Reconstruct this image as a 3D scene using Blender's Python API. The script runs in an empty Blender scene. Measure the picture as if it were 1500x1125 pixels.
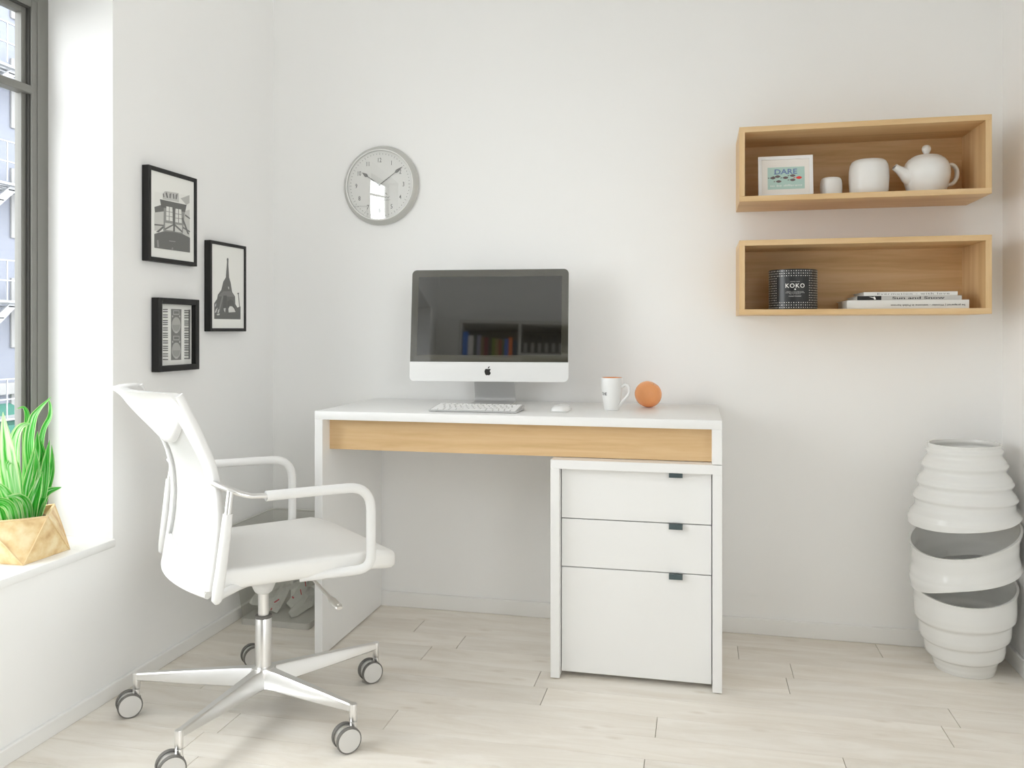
import bpy, bmesh, math, random
from mathutils import Vector, Matrix

random.seed(7)
scene = bpy.context.scene
COL = scene.collection
PI = math.pi

# ------------------------------------------------------------------ camera
cam_data = bpy.data.cameras.new('camera')
cam = bpy.data.objects.new('camera', cam_data)
COL.objects.link(cam)
cam.location = (0.0, 0.0, 0.9965)
cam.rotation_euler = (PI / 2, 0, 0.22164)
cam_data.sensor_width = 36.0
cam_data.lens = 1207.0 / 1500.0 * 36.0
cam_data.shift_y = -(562.5 - 483.93) / 1500.0
cam_data.clip_start = 0.02
cam_data.clip_end = 200
scene.camera = cam

# ------------------------------------------------------------------ sky, sun, exposure
world = bpy.data.worlds.new('sky')
scene.world = world
world.use_nodes = True
bg = world.node_tree.nodes['Background']
bg.inputs['Color'].default_value = (0.95, 0.965, 0.985, 1)
bg.inputs['Strength'].default_value = 4.0

sun_data = bpy.data.lights.new('hazy_sun', 'SUN')
sun_data.energy = 0.6
sun_data.angle = math.radians(55)
sun_data.color = (1.0, 0.985, 0.965)
sun = bpy.data.objects.new('hazy_sun', sun_data)
COL.objects.link(sun)
sun.rotation_euler = Vector((1.0, 0.20, -1.25)).to_track_quat('-Z', 'Y').to_euler()

def portal(name, x, y0, y1, z0, z1, face):
    d = bpy.data.lights.new(name, 'AREA')
    d.shape = 'RECTANGLE'
    d.size = abs(z1 - z0)
    d.size_y = abs(y1 - y0)
    d.cycles.is_portal = True
    o = bpy.data.objects.new(name, d)
    COL.objects.link(o)
    o.location = (x, (y0 + y1) / 2, (z0 + z1) / 2)
    o.rotation_euler = (0, -PI / 2 if face > 0 else PI / 2, 0)
    return o

portal('window_portal', -1.84, 0.60, 1.95, 0.43, 1.93, 1)
portal('window_portal', -1.84, -1.95, -0.95, 0.82, 2.15, 1)  # portal of the added window in the left wall
portal('window_portal', 1.16, -1.40, 0.40, 0.72, 2.25, -1)  # portal of the added window in the right wall

scene.view_settings.view_transform = 'Standard'
scene.view_settings.look = 'None'
scene.view_settings.gamma = 1.0
scene.view_settings.use_curve_mapping = False
scene.view_settings.exposure = 0.83
scene.cycles.max_bounces = 14
scene.cycles.diffuse_bounces = 10
scene.cycles.glossy_bounces = 6
scene.cycles.transparent_max_bounces = 16
scene.cycles.caustics_reflective = False
scene.cycles.caustics_refractive = False
scene.cycles.sample_clamp_indirect = 6.0

# ------------------------------------------------------------------ helpers
def lin(c):
    c = c / 255.0
    return c / 12.92 if c <= 0.04045 else ((c + 0.055) / 1.055) ** 2.4

def rgb(r, g, b):
    return (lin(r), lin(g), lin(b), 1.0)

def mat(name, color, rough=0.5, metal=0.0, ior=1.45, coat=0.0, vary=0.0, vscale=20.0, bump=0.0, bscale=200.0, trans=0.0):
    m = bpy.data.materials.new(name)
    m.use_nodes = True
    nt = m.node_tree
    p = nt.nodes['Principled BSDF']
    p.inputs['Base Color'].default_value = color
    p.inputs['Roughness'].default_value = rough
    p.inputs['Metallic'].default_value = metal
    p.inputs['IOR'].default_value = ior
    p.inputs['Coat Weight'].default_value = coat
    p.inputs['Transmission Weight'].default_value = trans
    tc = nt.nodes.new('ShaderNodeTexCoord')
    if vary > 0:
        n = nt.nodes.new('ShaderNodeTexNoise')
        n.inputs['Scale'].default_value = vscale
        n.inputs['Detail'].default_value = 4
        nt.links.new(tc.outputs['Object'], n.inputs['Vector'])
        mx = nt.nodes.new('ShaderNodeMix')
        mx.data_type = 'RGBA'
        a = tuple(c * (1 - vary) for c in color[:3]) + (1,)
        b = tuple(min(1, c * (1 + vary)) for c in color[:3]) + (1,)
        mx.inputs['A'].default_value = a
        mx.inputs['B'].default_value = b
        nt.links.new(n.outputs['Fac'], mx.inputs['Factor'])
        nt.links.new(mx.outputs['Result'], p.inputs['Base Color'])
    if bump > 0:
        n2 = nt.nodes.new('ShaderNodeTexNoise')
        n2.inputs['Scale'].default_value = bscale
        n2.inputs['Detail'].default_value = 3
        nt.links.new(tc.outputs['Object'], n2.inputs['Vector'])
        bp = nt.nodes.new('ShaderNodeBump')
        bp.inputs['Strength'].default_value = bump
        bp.inputs['Distance'].default_value = 0.001
        nt.links.new(n2.outputs['Fac'], bp.inputs['Height'])
        nt.links.new(bp.outputs['Normal'], p.inputs['Normal'])
    return m

def wood_mat(name, c0, c1, c2, axis='X', rough=0.45, ring=26.0, seed=0.0):
    """fine straight grain running along one object axis"""
    m = bpy.data.materials.new(name)
    m.use_nodes = True
    nt = m.node_tree
    L = nt.links.new
    p = nt.nodes['Principled BSDF']
    p.inputs['Roughness'].default_value = rough
    tc = nt.nodes.new('ShaderNodeTexCoord')
    mp = nt.nodes.new('ShaderNodeMapping')
    sc = {'X': (1.6, ring, ring), 'Y': (ring, 1.6, ring), 'Z': (ring, ring, 1.6)}[axis]
    mp.inputs['Scale'].default_value = sc
    mp.inputs['Location'].default_value = (seed, seed * 1.7, seed * 0.6)
    L(tc.outputs['Object'], mp.inputs['Vector'])
    n1 = nt.nodes.new('ShaderNodeTexNoise')
    n1.inputs['Scale'].default_value = 1.6
    n1.inputs['Detail'].default_value = 6
    n1.inputs['Roughness'].default_value = 0.62
    n1.inputs['Distortion'].default_value = 0.5
    L(mp.outputs['Vector'], n1.inputs['Vector'])
    n2 = nt.nodes.new('ShaderNodeTexNoise')
    n2.inputs['Scale'].default_value = 0.35
    n2.inputs['Detail'].default_value = 2
    L(mp.outputs['Vector'], n2.inputs['Vector'])
    ad = nt.nodes.new('ShaderNodeMath')
    ad.operation = 'MULTIPLY_ADD'
    ad.inputs[1].default_value = 0.6
    L(n2.outputs['Fac'], ad.inputs[0])
    sb = nt.nodes.new('ShaderNodeMath')
    sb.operation = 'MULTIPLY'
    sb.inputs[1].default_value = 0.5
    L(n1.outputs['Fac'], sb.inputs[0])
    L(sb.outputs['Value'], ad.inputs[2])
    r = nt.nodes.new('ShaderNodeValToRGB')
    r.color_ramp.elements[0].position = 0.36
    r.color_ramp.elements[0].color = c0
    r.color_ramp.elements[1].position = 0.74
    r.color_ramp.elements[1].color = c2
    e = r.color_ramp.elements.new(0.54)
    e.color = c1
    L(ad.outputs['Value'], r.inputs['Fac'])
    L(r.outputs['Color'], p.inputs['Base Color'])
    bp = nt.nodes.new('ShaderNodeBump')
    bp.inputs['Strength'].default_value = 0.08
    bp.inputs['Distance'].default_value = 0.0005
    L(n1.outputs['Fac'], bp.inputs['Height'])
    L(bp.outputs['Normal'], p.inputs['Normal'])
    return m

def thin_glass(name, tint, gloss):
    m = bpy.data.materials.new(name)
    m.use_nodes = True
    nt = m.node_tree
    nt.nodes.remove(nt.nodes['Principled BSDF'])
    out = nt.nodes['Material Output']
    t = nt.nodes.new('ShaderNodeBsdfTransparent')
    t.inputs['Color'].default_value = tint
    g = nt.nodes.new('ShaderNodeBsdfGlossy')
    g.inputs['Roughness'].default_value = 0.0
    mx = nt.nodes.new('ShaderNodeMixShader')
    lw = nt.nodes.new('ShaderNodeLayerWeight')
    pw = nt.nodes.new('ShaderNodeMath')
    pw.operation = 'POWER'
    pw.inputs[1].default_value = 5.0
    nt.links.new(lw.outputs['Facing'], pw.inputs[0])
    ma = nt.nodes.new('ShaderNodeMath')
    ma.operation = 'MULTIPLY_ADD'
    ma.inputs[1].default_value = 1.0 - gloss
    ma.inputs[2].default_value = gloss
    nt.links.new(pw.outputs['Value'], ma.inputs[0])
    nt.links.new(ma.outputs['Value'], mx.inputs['Fac'])
    nt.links.new(t.outputs['BSDF'], mx.inputs[1])
    nt.links.new(g.outputs['BSDF'], mx.inputs[2])
    nt.links.new(mx.outputs['Shader'], out.inputs['Surface'])
    return m

OFF = {}

def tag(o, label=None, cat=None, group=None, kind=None):
    if label: o['label'] = label
    if cat: o['category'] = cat
    if group: o['group'] = group
    if kind: o['kind'] = kind
    return o

def thing(name, label=None, cat=None, loc=(0, 0, 0), rotz=0.0, group=None, kind=None):
    o = bpy.data.objects.new(name, None)
    o.empty_display_size = 0.05
    COL.objects.link(o)
    o.location = loc
    o.rotation_euler = (0, 0, rotz)
    OFF[o.name] = Vector(loc)
    return tag(o, label, cat, group, kind)

def obj(name, bm, mats, parent=None, smooth=30, local=False, label=None, base=None):
    """link a bmesh as one object; coordinates are world ones unless local"""
    off = Vector((0, 0, 0))
    if parent is not None:
        off = OFF[parent.name]
    elif base is not None:
        off = Vector(base)
    if not local and off.length > 0:
        bmesh.ops.translate(bm, verts=bm.verts, vec=-off)
    bmesh.ops.recalc_face_normals(bm, faces=bm.faces)
    me = bpy.data.meshes.new(name)
    bm.to_mesh(me)
    bm.free()
    if not isinstance(mats, (list, tuple)):
        mats = [mats]
    for m in mats:
        me.materials.append(m)
    if smooth:
        me.shade_smooth()
        me.set_sharp_from_angle(angle=math.radians(smooth))
    o = bpy.data.objects.new(name, me)
    COL.objects.link(o)
    if parent is not None:
        o.parent = parent
        OFF[o.name] = off
    else:
        o.location = off
        OFF[o.name] = off
    if label: o['label'] = label
    return o

def struct(name, bm, mats, smooth=0, parent=None):
    o = obj(name, bm, mats, parent, smooth=smooth)
    if parent is None: o['kind'] = 'structure'
    return o

def box(bm, x0, x1, y0, y1, z0, z1, bevel=0.0, segs=2, mi=0):
    vs = [bm.verts.new((x, y, z)) for x in (x0, x1) for y in (y0, y1) for z in (z0, z1)]
    idx = [(0, 1, 3, 2), (4, 6, 7, 5), (0, 4, 5, 1), (2, 3, 7, 6), (0, 2, 6, 4), (1, 5, 7, 3)]
    fs = [bm.faces.new([vs[i] for i in q]) for q in idx]
    for f in fs: f.material_index = mi
    if bevel > 0:
        es = list({e for f in fs for e in f.edges})
        r = bmesh.ops.bevel(bm, geom=es, offset=bevel, segments=segs, profile=0.5, affect='EDGES')
        for f in r['faces']: f.material_index = mi
    return vs

def lathe(bm, prof, n=32, c=(0, 0, 0), mi=0, mis=None, axis='Z'):
    """revolve (r, z) points; r = 0 closes the end"""
    rings = []
    def put(r, a, z):
        x, y = r * math.cos(a), r * math.sin(a)
        if axis == 'Z': q = (x, y, z)
        elif axis == 'Y': q = (x, z, y)
        else: q = (z, x, y)
        return bm.verts.new((q[0] + c[0], q[1] + c[1], q[2] + c[2]))
    for r, z in prof:
        if r < 1e-7: rings.append([put(0, 0, z)])
        else: rings.append([put(r, 2 * PI * i / n, z) for i in range(n)])
    for k in range(len(rings) - 1):
        A, B = rings[k], rings[k + 1]
        m_ = mis[k] if mis else mi
        if len(A) == 1 and len(B) == 1: continue
        for i in range(n):
            j = (i + 1) % n
            if len(A) == 1: f = bm.faces.new((A[0], B[i], B[j]))
            elif len(B) == 1: f = bm.faces.new((A[i], A[j], B[0]))
            else: f = bm.faces.new((A[i], A[j], B[j], B[i]))
            f.material_index = m_
    return rings

def spline(pts, k=8):
    P = [Vector(p) for p in pts]
    P = [2 * P[0] - P[1]] + P + [2 * P[-1] - P[-2]]
    out = []
    for i in range(1, len(P) - 2):
        for s in range(k):
            t = s / k
            a, b, c, d = P[i - 1], P[i], P[i + 1], P[i + 2]
            out.append(0.5 * ((2 * b) + (c - a) * t + (2 * a - 5 * b + 4 * c - d) * t * t + (3 * b - a - 3 * c + d) * t ** 3))
    out.append(P[-2])
    return out

def fillet(pts, rad, n=6):
    """polyline with its inner corners rounded"""
    P = [Vector(p) for p in pts]
    out = [P[0]]
    for i in range(1, len(P) - 1):
        a, b, c = P[i - 1], P[i], P[i + 1]
        r = rad[i] if isinstance(rad, (list, tuple)) else rad
        u, v = (a - b), (c - b)
        r = min(r, u.length * 0.49, v.length * 0.49)
        p0, p1 = b + u.normalized() * r, b + v.normalized() * r
        for s in range(n + 1):
            t = s / n
            out.append((1 - t) ** 2 * p0 + 2 * t * (1 - t) * b + t * t * p1)
    out.append(P[-1])
    return out

def tube(bm, pts, r, n=12, mi=0, closed=False, squash=None, ref=None):
    """sweep a circle (or ellipse) along points; r may be a list"""
    P = [Vector(p) for p in pts]
    m_ = len(P)
    T = []
    for i in range(m_):
        if closed: t = P[(i + 1) % m_] - P[i - 1]
        else: t = P[min(i + 1, m_ - 1)] - P[max(i - 1, 0)]
        T.append(t.normalized())
    up = Vector(ref) if ref else (Vector((0, 0, 1)) if abs(T[0].z) < 0.9 else Vector((1, 0, 0)))
    N = (up - T[0] * up.dot(T[0])).normalized()
    rings = []
    for i in range(m_):
        N = (N - T[i] * N.dot(T[i])).normalized()
        B = T[i].cross(N)
        ri = r[i] if isinstance(r, (list, tuple)) else r
        sq = squash if squash else 1.0
        rings.append([bm.verts.new(P[i] + N * (ri * sq * math.cos(2 * PI * j / n)) + B * (ri * math.sin(2 * PI * j / n))) for j in range(n)])
    cnt = m_ if closed else m_ - 1
    for i in range(cnt):
        A, B_ = rings[i], rings[(i + 1) % m_]
        for j in range(n):
            f = bm.faces.new((A[j], A[(j + 1) % n], B_[(j + 1) % n], B_[j]))
            f.material_index = mi
    if not closed:
        for R in (rings[0], rings[-1]):
            f = bm.faces.new(R)
            f.material_index = mi
    return rings

def prism(bm, poly, fn, d0, d1, mi=0):
    """extrude a 2D polygon between two depths; fn maps (u, v, w) to a point"""
    A = [bm.verts.new(fn(u, v, d0)) for u, v in poly]
    B = [bm.verts.new(fn(u, v, d1)) for u, v in poly]
    n = len(poly)
    fs = [bm.faces.new(A), bm.faces.new(B)]
    for i in range(n):
        fs.append(bm.faces.new((A[i], A[(i + 1) % n], B[(i + 1) % n], B[i])))
    for f in fs: f.material_index = mi
    return fs

def round_rect(w, h, r, n=6, cx=0.0, cy=0.0):
    pts = []
    for (sx, sy, a0) in ((1, 1, 0), (-1, 1, 90), (-1, -1, 180), (1, -1, 270)):
        for i in range(n + 1):
            a = math.radians(a0 + 90 * i / n)
            pts.append((cx + sx * (w / 2 - r) + r * math.cos(a), cy + sy * (h / 2 - r) + r * math.sin(a)))
    return pts

def sheet(bm, fn, nu, nv, thick, mi=0):
    """solid sheet: fn(u, v, side) with u, v in 0..1 and side 0 or 1"""
    G = [[[bm.verts.new(fn(i / nu, j / nv, s)) for j in range(nv + 1)] for i in range(nu + 1)] for s in (0, 1)]
    for s in (0, 1):
        for i in range(nu):
            for j in range(nv):
                f = bm.faces.new((G[s][i][j], G[s][i + 1][j], G[s][i + 1][j + 1], G[s][i][j + 1]))
                f.material_index = mi
    for i in range(nu):
        for j in (0, nv):
            bm.faces.new((G[0][i][j], G[0][i + 1][j], G[1][i + 1][j], G[1][i][j])).material_index = mi
    for j in range(nv):
        for i in (0, nu):
            bm.faces.new((G[0][i][j], G[0][i][j + 1], G[1][i][j + 1], G[1][i][j])).material_index = mi

def text(bm, s, fn, h, w=None, d=0.0003, bold=0.0, spacing=1.0, mi=0):
    """lettering h tall (cap height) and, if given, w wide; fn maps (u, v, w)"""
    cu = bpy.data.curves.new('lettering', 'FONT')
    cu.body = s
    cu.size = 1.0
    cu.space_character = spacing
    cu.extrude = 0.5
    cu.offset = bold
    cu.resolution_u = 3
    o = bpy.data.objects.new('lettering', cu)
    me = bpy.data.meshes.new_from_object(o)
    bpy.data.objects.remove(o)
    bpy.data.curves.remove(cu)
    xs = [v.co.x for v in me.vertices]
    if not xs: return
    x0, x1 = min(xs), max(xs)
    k = h / 0.70
    kx = k if w is None else w / (x1 - x0)
    vs = [bm.verts.new(fn((v.co.x - (x0 + x1) / 2) * kx, (v.co.y - 0.35) * k, (v.co.z + 0.5) * d)) for v in me.vertices]
    for p in me.polygons:
        try:
            f = bm.faces.new([vs[i] for i in p.vertices])
            f.material_index = mi
        except ValueError:
            pass
    bpy.data.meshes.remove(me)

def BM(): return bmesh.new()

# ------------------------------------------------------------------ materials
M_WALL = mat('white_wall_paint', (0.888, 0.886, 0.88, 1), 0.75, vary=0.01, vscale=3, bump=0.03, bscale=90)
M_CEIL = mat('ceiling_paint', (0.89, 0.89, 0.885, 1), 0.85)
M_TRIM = mat('white_trim_paint', (0.86, 0.857, 0.845, 1), 0.4)
M_SILL = mat('white_sill_paint', (0.88, 0.88, 0.87, 1), 0.35)
M_LACQ = mat('white_lacquer', (0.84, 0.84, 0.835, 1), 0.32)
M_CHAIRW = mat('white_chair_plastic', (0.80, 0.80, 0.795, 1), 0.35)
M_SEAT = mat('white_seat_leather', (0.82, 0.815, 0.80, 1), 0.45, bump=0.05, bscale=350)
M_MESH = mat('white_mesh_fabric', (0.55, 0.548, 0.535, 1), 0.7, bump=0.2, bscale=900)
M_CHROME = mat('polished_aluminium', (0.84, 0.835, 0.825, 1), 0.30, metal=1.0)
M_SATIN = mat('satin_aluminium', (0.74, 0.735, 0.72, 1), 0.3, metal=1.0)
M_GREYR = mat('grey_rubber', rgb(112, 110, 106), 0.55)
M_WHEEL = mat('grey_wheel_cap', (0.66, 0.65, 0.63, 1), 0.4)
M_FRAMEW = mat('grey_window_metal', rgb(122, 121, 116), 0.45, vary=0.03, vscale=8)
M_FRAMED = mat('dark_window_seal', rgb(72, 71, 68), 0.6)
M_BLACK = mat('black_frame_paint', rgb(22, 21, 20), 0.5)
M_CERAM = mat('white_ceramic', (0.80, 0.80, 0.79, 1), 0.28)
M_VASE = mat('white_glazed_vase', (0.76, 0.76, 0.745, 1), 0.18)
OAK = [rgb(186, 148, 98), rgb(214, 180, 132), rgb(230, 202, 160)]
M_OAKX = wood_mat('light_oak_along_x', *OAK, axis='X')
M_OAKY = wood_mat('light_oak_along_y', *OAK, axis='Y', seed=3.1)
M_OAKZ = wood_mat('light_oak_along_z', *OAK, axis='Z', seed=5.7)
M_GLASS = thin_glass('clear_glass', (0.985, 0.995, 0.99, 1), 0.04)
M_DARKT = mat('dark_text_ink', rgb(45, 44, 43), 0.6)
M_GREYT = mat('grey_text_ink', rgb(120, 119, 116), 0.6)
M_WHITET = mat('white_ink', rgb(235, 234, 230), 0.6)

# ------------------------------------------------------------------ room shell
WL, WR, WB, WF, CEIL = -1.554, 0.92, 2.82, -2.35, 2.72
WY0, WY1, WZ0, WZ1 = 0.60, 1.95, 0.408, 1.93          # near window opening
VY0, VY1, VZ0, VZ1 = -1.95, -0.95, 0.80, 2.15        # unseen window behind the camera, added for fill light

UY0, UY1, UZ0, UZ1 = -1.40, 0.40, 0.70, 2.25        # unseen window beside the camera, added to light from the right

def floor_material():
    m = bpy.data.materials.new('whitewashed_oak_planks')
    m.use_nodes = True
    nt = m.node_tree
    L = nt.links.new
    p = nt.nodes['Principled BSDF']
    p.inputs['Roughness'].default_value = 0.42
    tc = nt.nodes.new('ShaderNodeTexCoord')
    at = nt.nodes.new('ShaderNodeAttribute')
    at.attribute_name = 'plank'
    off = nt.nodes.new('ShaderNodeVectorMath')
    off.operation = 'MULTIPLY_ADD'
    off.inputs[1].default_value = (17.0, 9.0, 0.0)
    L(at.outputs['Fac'], off.inputs[0])
    L(tc.outputs['Object'], off.inputs[2])
    mp = nt.nodes.new('ShaderNodeMapping')
    mp.inputs['Scale'].default_value = (2.0, 11, 1)
    L(off.outputs['Vector'], mp.inputs['Vector'])
    n1 = nt.nodes.new('ShaderNodeTexNoise')
    n1.inputs['Scale'].default_value = 1.5
    n1.inputs['Detail'].default_value = 6
    n1.inputs['Roughness'].default_value = 0.65
    n1.inputs['Distortion'].default_value = 0.8
    L(mp.outputs['Vector'], n1.inputs['Vector'])
    mp2 = nt.nodes.new('ShaderNodeMapping')
    mp2.inputs['Scale'].default_value = (7, 20, 1)
    L(off.outputs['Vector'], mp2.inputs['Vector'])
    v = nt.nodes.new('ShaderNodeTexVoronoi')
    v.inputs['Scale'].default_value = 0.75
    L(mp2.outputs['Vector'], v.inputs['Vector'])
    kr = nt.nodes.new('ShaderNodeMapRange')
    kr.inputs['From Min'].default_value = 0.02
    kr.inputs['From Max'].default_value = 0.16
    kr.inputs['To Min'].default_value = 0.55
    kr.inputs['To Max'].default_value = 0.0
    L(v.outputs['Distance'], kr.inputs['Value'])
    r = nt.nodes.new('ShaderNodeValToRGB')
    r.color_ramp.elements[0].position = 0.3
    r.color_ramp.elements[0].color = rgb(226, 218, 206)
    r.color_ramp.elements[1].position = 0.62
    r.color_ramp.elements[1].color = rgb(240, 235, 227)
    L(n1.outputs['Fac'], r.inputs['Fac'])
    kn = nt.nodes.new('ShaderNodeMix')
    kn.data_type = 'RGBA'
    kn.inputs['B'].default_value = rgb(208, 197, 181)
    L(kr.outputs['Result'], kn.inputs['Factor'])
    L(r.outputs['Color'], kn.inputs['A'])
    tn = nt.nodes.new('ShaderNodeMix')
    tn.data_type = 'RGBA'
    tn.blend_type = 'MULTIPLY'
    tn.inputs['Factor'].default_value = 1.0
    mr = nt.nodes.new('ShaderNodeMapRange')
    mr.inputs['To Min'].default_value = 0.94
    mr.inputs['To Max'].default_value = 1.02
    L(at.outputs['Fac'], mr.inputs['Value'])
    L(kn.outputs['Result'], tn.inputs['A'])
    L(mr.outputs['Result'], tn.inputs['B'])
    L(tn.outputs['Result'], p.inputs['Base Color'])
    bp = nt.nodes.new('ShaderNodeBump')
    bp.inputs['Strength'].default_value = 0.12
    bp.inputs['Distance'].default_value = 0.0006
    L(n1.outputs['Fac'], bp.inputs['Height'])
    L(bp.outputs['Normal'], p.inputs['Normal'])
    return m

def build_floor():
    bm = BM()
    lay = bm.faces.layers.float.new('plank')
    W = 0.1085
    known = {3: [-0.916, 0.122], 2: [-0.738, 0.269], 1: [-0.817, 0.247], 0: [-0.447, 0.643], -1: [-0.4085, 0.598],
             -2: [-1.35, -0.1015, 0.79], -3: [-0.767, 0.33], -4: [-1.16, -0.12, 0.7], 4: [-1.2, -0.4, 0.55]}
    rnd = random.Random(4)
    rows = range(-44, 6)
    for k in rows:
        y0, y1 = 2.2615 + k * W, 2.2615 + (k + 1) * W
        y1 = min(y1, WB)
        if y0 >= WB: continue
        if k in known: js = list(known[k])
        else:
            js = []
            x = WL + rnd.uniform(0.15, 1.0)
            while x < WR - 0.1:
                js.append(x)
                x += rnd.uniform(0.95, 1.12)
        ends = [WL] + js + [WR]
        for a, b in zip(ends[:-1], ends[1:]):
            g, ge = 0.0003, 0.0009
            t = rnd.random()
            n0 = len(bm.faces)
            vs = [(a + ge, y0 + g), (b - ge, y0 + g), (b - ge, y1 - g), (a + ge, y1 - g)]
            A = [bm.verts.new((x, y, 0.0)) for x, y in vs]
            B = [bm.verts.new((x, y, -0.004)) for x, y in vs]
            fs = [bm.faces.new(A)] + [bm.faces.new((A[i], A[(i + 1) % 4], B[(i + 1) % 4], B[i])) for i in range(4)]
            for f in fs: f[lay] = t
    box(bm, WL - 0.4, WR + 0.3, WF - 0.3, WB + 0.3, -0.12, -0.004)
    groove = mat('plank_groove', rgb(150, 140, 124), 0.8)
    o = struct('floor', bm, [floor_material(), groove])
    me = o.data
    for p in me.polygons:
        if all(me.vertices[i].co.z < -0.0035 for i in p.vertices): p.material_index = 1
    return o

build_floor()

T = 0.30
bm = BM(); box(bm, WL - T, WR + T, WB, WB + 0.25, -0.12, CEIL + 0.15); struct('wall_back', bm, M_WALL)
bm = BM(); box(bm, WL - T, WR + T, WF - 0.25, WF, -0.12, CEIL + 0.15); struct('wall_front', bm, M_WALL)
bm = BM(); box(bm, WL - T, WR + T, WF - 0.25, WB + 0.25, CEIL, CEIL + 0.15); struct('ceiling', bm, M_CEIL)

def wall_with_openings(name, x0, x1, openings):
    """side wall between two x planes; openings are (y0, y1, z0, z1)"""
    bm = BM()
    ys = sorted({WF, WB} | {o[0] for o in openings} | {o[1] for o in openings})
    zs = sorted({-0.12, CEIL} | {o[2] for o in openings} | {o[3] for o in openings})
    xs = (x0, x1)
    ni_, nj_ = len(ys) - 1, len(zs) - 1
    def is_hole(i, j):
        ym, zm = (ys[i] + ys[i + 1]) / 2, (zs[j] + zs[j + 1]) / 2
        return any(o[0] < ym < o[1] and o[2] < zm < o[3] for o in openings)
    V = {}
    def v(a, i, j):
        if (a, i, j) not in V: V[(a, i, j)] = bm.verts.new((xs[a], ys[i], zs[j]))
        return V[(a, i, j)]
    for i in range(ni_):
        for j in range(nj_):
            if is_hole(i, j): continue
            for a in (0, 1): bm.faces.new((v(a, i, j), v(a, i + 1, j), v(a, i + 1, j + 1), v(a, i, j + 1)))
            for (di, dj, p, q) in ((-1, 0, (i, j), (i, j + 1)), (1, 0, (i + 1, j), (i + 1, j + 1)), (0, -1, (i, j), (i + 1, j)), (0, 1, (i, j + 1), (i + 1, j + 1))):
                a_, b_ = i + di, j + dj
                if not (0 <= a_ < ni_ and 0 <= b_ < nj_) or is_hole(a_, b_):
                    bm.faces.new((v(0, *p), v(0, *q), v(1, *q), v(1, *p)))
    return struct(name, bm, M_WALL)

wall_with_openings('wall_left', WL - T, WL, [(WY0, WY1, WZ0, WZ1), (VY0, VY1, VZ0, VZ1)])
wall_with_openings('wall_right', WR, WR + 0.25, [(UY0, UY1, UZ0, UZ1)])

bm = BM(); box(bm, WL, WR, WB - 0.012, WB, 0.0, 0.052, 0.002, 1); struct('baseboard_back', bm, M_TRIM)
bm = BM(); box(bm, WL, WL + 0.012, WF, WB - 0.012, 0.0, 0.040, 0.002, 1); struct('baseboard_left', bm, M_TRIM)
bm = BM(); box(bm, WR - 0.012, WR, WF, WB - 0.012, 0.0, 0.052, 0.002, 1); struct('baseboard_right', bm, M_TRIM)

def window(name, y0, y1, z0, z1, zbar):
    XF = WL - 0.208                                    # room face of the frame
    w = thing(name, loc=(XF, (y0 + y1) / 2, z0), kind='structure')
    def ring(bm, x0, x1, a, b, bev=0.002):
        """rectangular ring: outer inset a, inner inset b"""
        ya, yb, za, zb = y0 + a, y1 - a, z0 + 0.022 + a, z1 - a
        yc, yd, zc, zd = y0 + b, y1 - b, z0 + 0.022 + b, z1 - b
        box(bm, x0, x1, ya, yc, za, zb, bev, 1)
        box(bm, x0, x1, yd, yb, za, zb, bev, 1)
        box(bm, x0, x1, yc, yd, za, zc, bev, 1)
        box(bm, x0, x1, yc, yd, zd, zb, bev, 1)
    bm = BM(); ring(bm, XF - 0.006, XF, 0.0, 0.056); ring(bm, XF + 0.0002, XF + 0.002, 0.0, 0.038, 0.0005)
    obj('window_frame', bm, M_FRAMEW, w, smooth=0)
    bm = BM(); ring(bm, XF - 0.016, XF - 0.006, 0.0, 0.060, 0.0005); ring(bm, XF - 0.0105, XF - 0.0085, 0.0, 0.0585, 0.0002)
    obj('window_seal', bm, M_FRAMED, w, smooth=0)
    bm = BM(); ring(bm, XF - 0.038, XF - 0.016, 0.0, 0.0745, 0.001)
    box(bm, XF - 0.034, XF + 0.001, y0 + 0.05, y1 - 0.05, zbar - 0.011, zbar + 0.011, 0.002, 1)
    obj('window_sash', bm, M_FRAMEW, w, smooth=0)
    bm = BM(); box(bm, XF - 0.026, XF - 0.022, y0 + 0.07, y1 - 0.07, z0 + 0.09, z1 - 0.07)
    obj('window_pane', bm, M_GLASS, w, smooth=0)
    bm = BM(); box(bm, XF, WL + 0.011, y0, y1, z0, z0 + 0.022, 0.004, 2)
    obj('window_sill', bm, M_SILL, w)
    return w

window('window_1', WY0, WY1, WZ0, WZ1, 1.649)
window('added_window_left', VY0, VY1, VZ0, VZ1, 1.649)  # added out of view to let in more fill light
w3 = window('added_window_right', UY0, UY1, UZ0, UZ1, 1.649)  # added out of view, fills the room from the right
w3.rotation_euler = (0, 0, PI)                     # the same build turned to face the room from the right wall
w3.location.x = WR + 0.208

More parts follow.
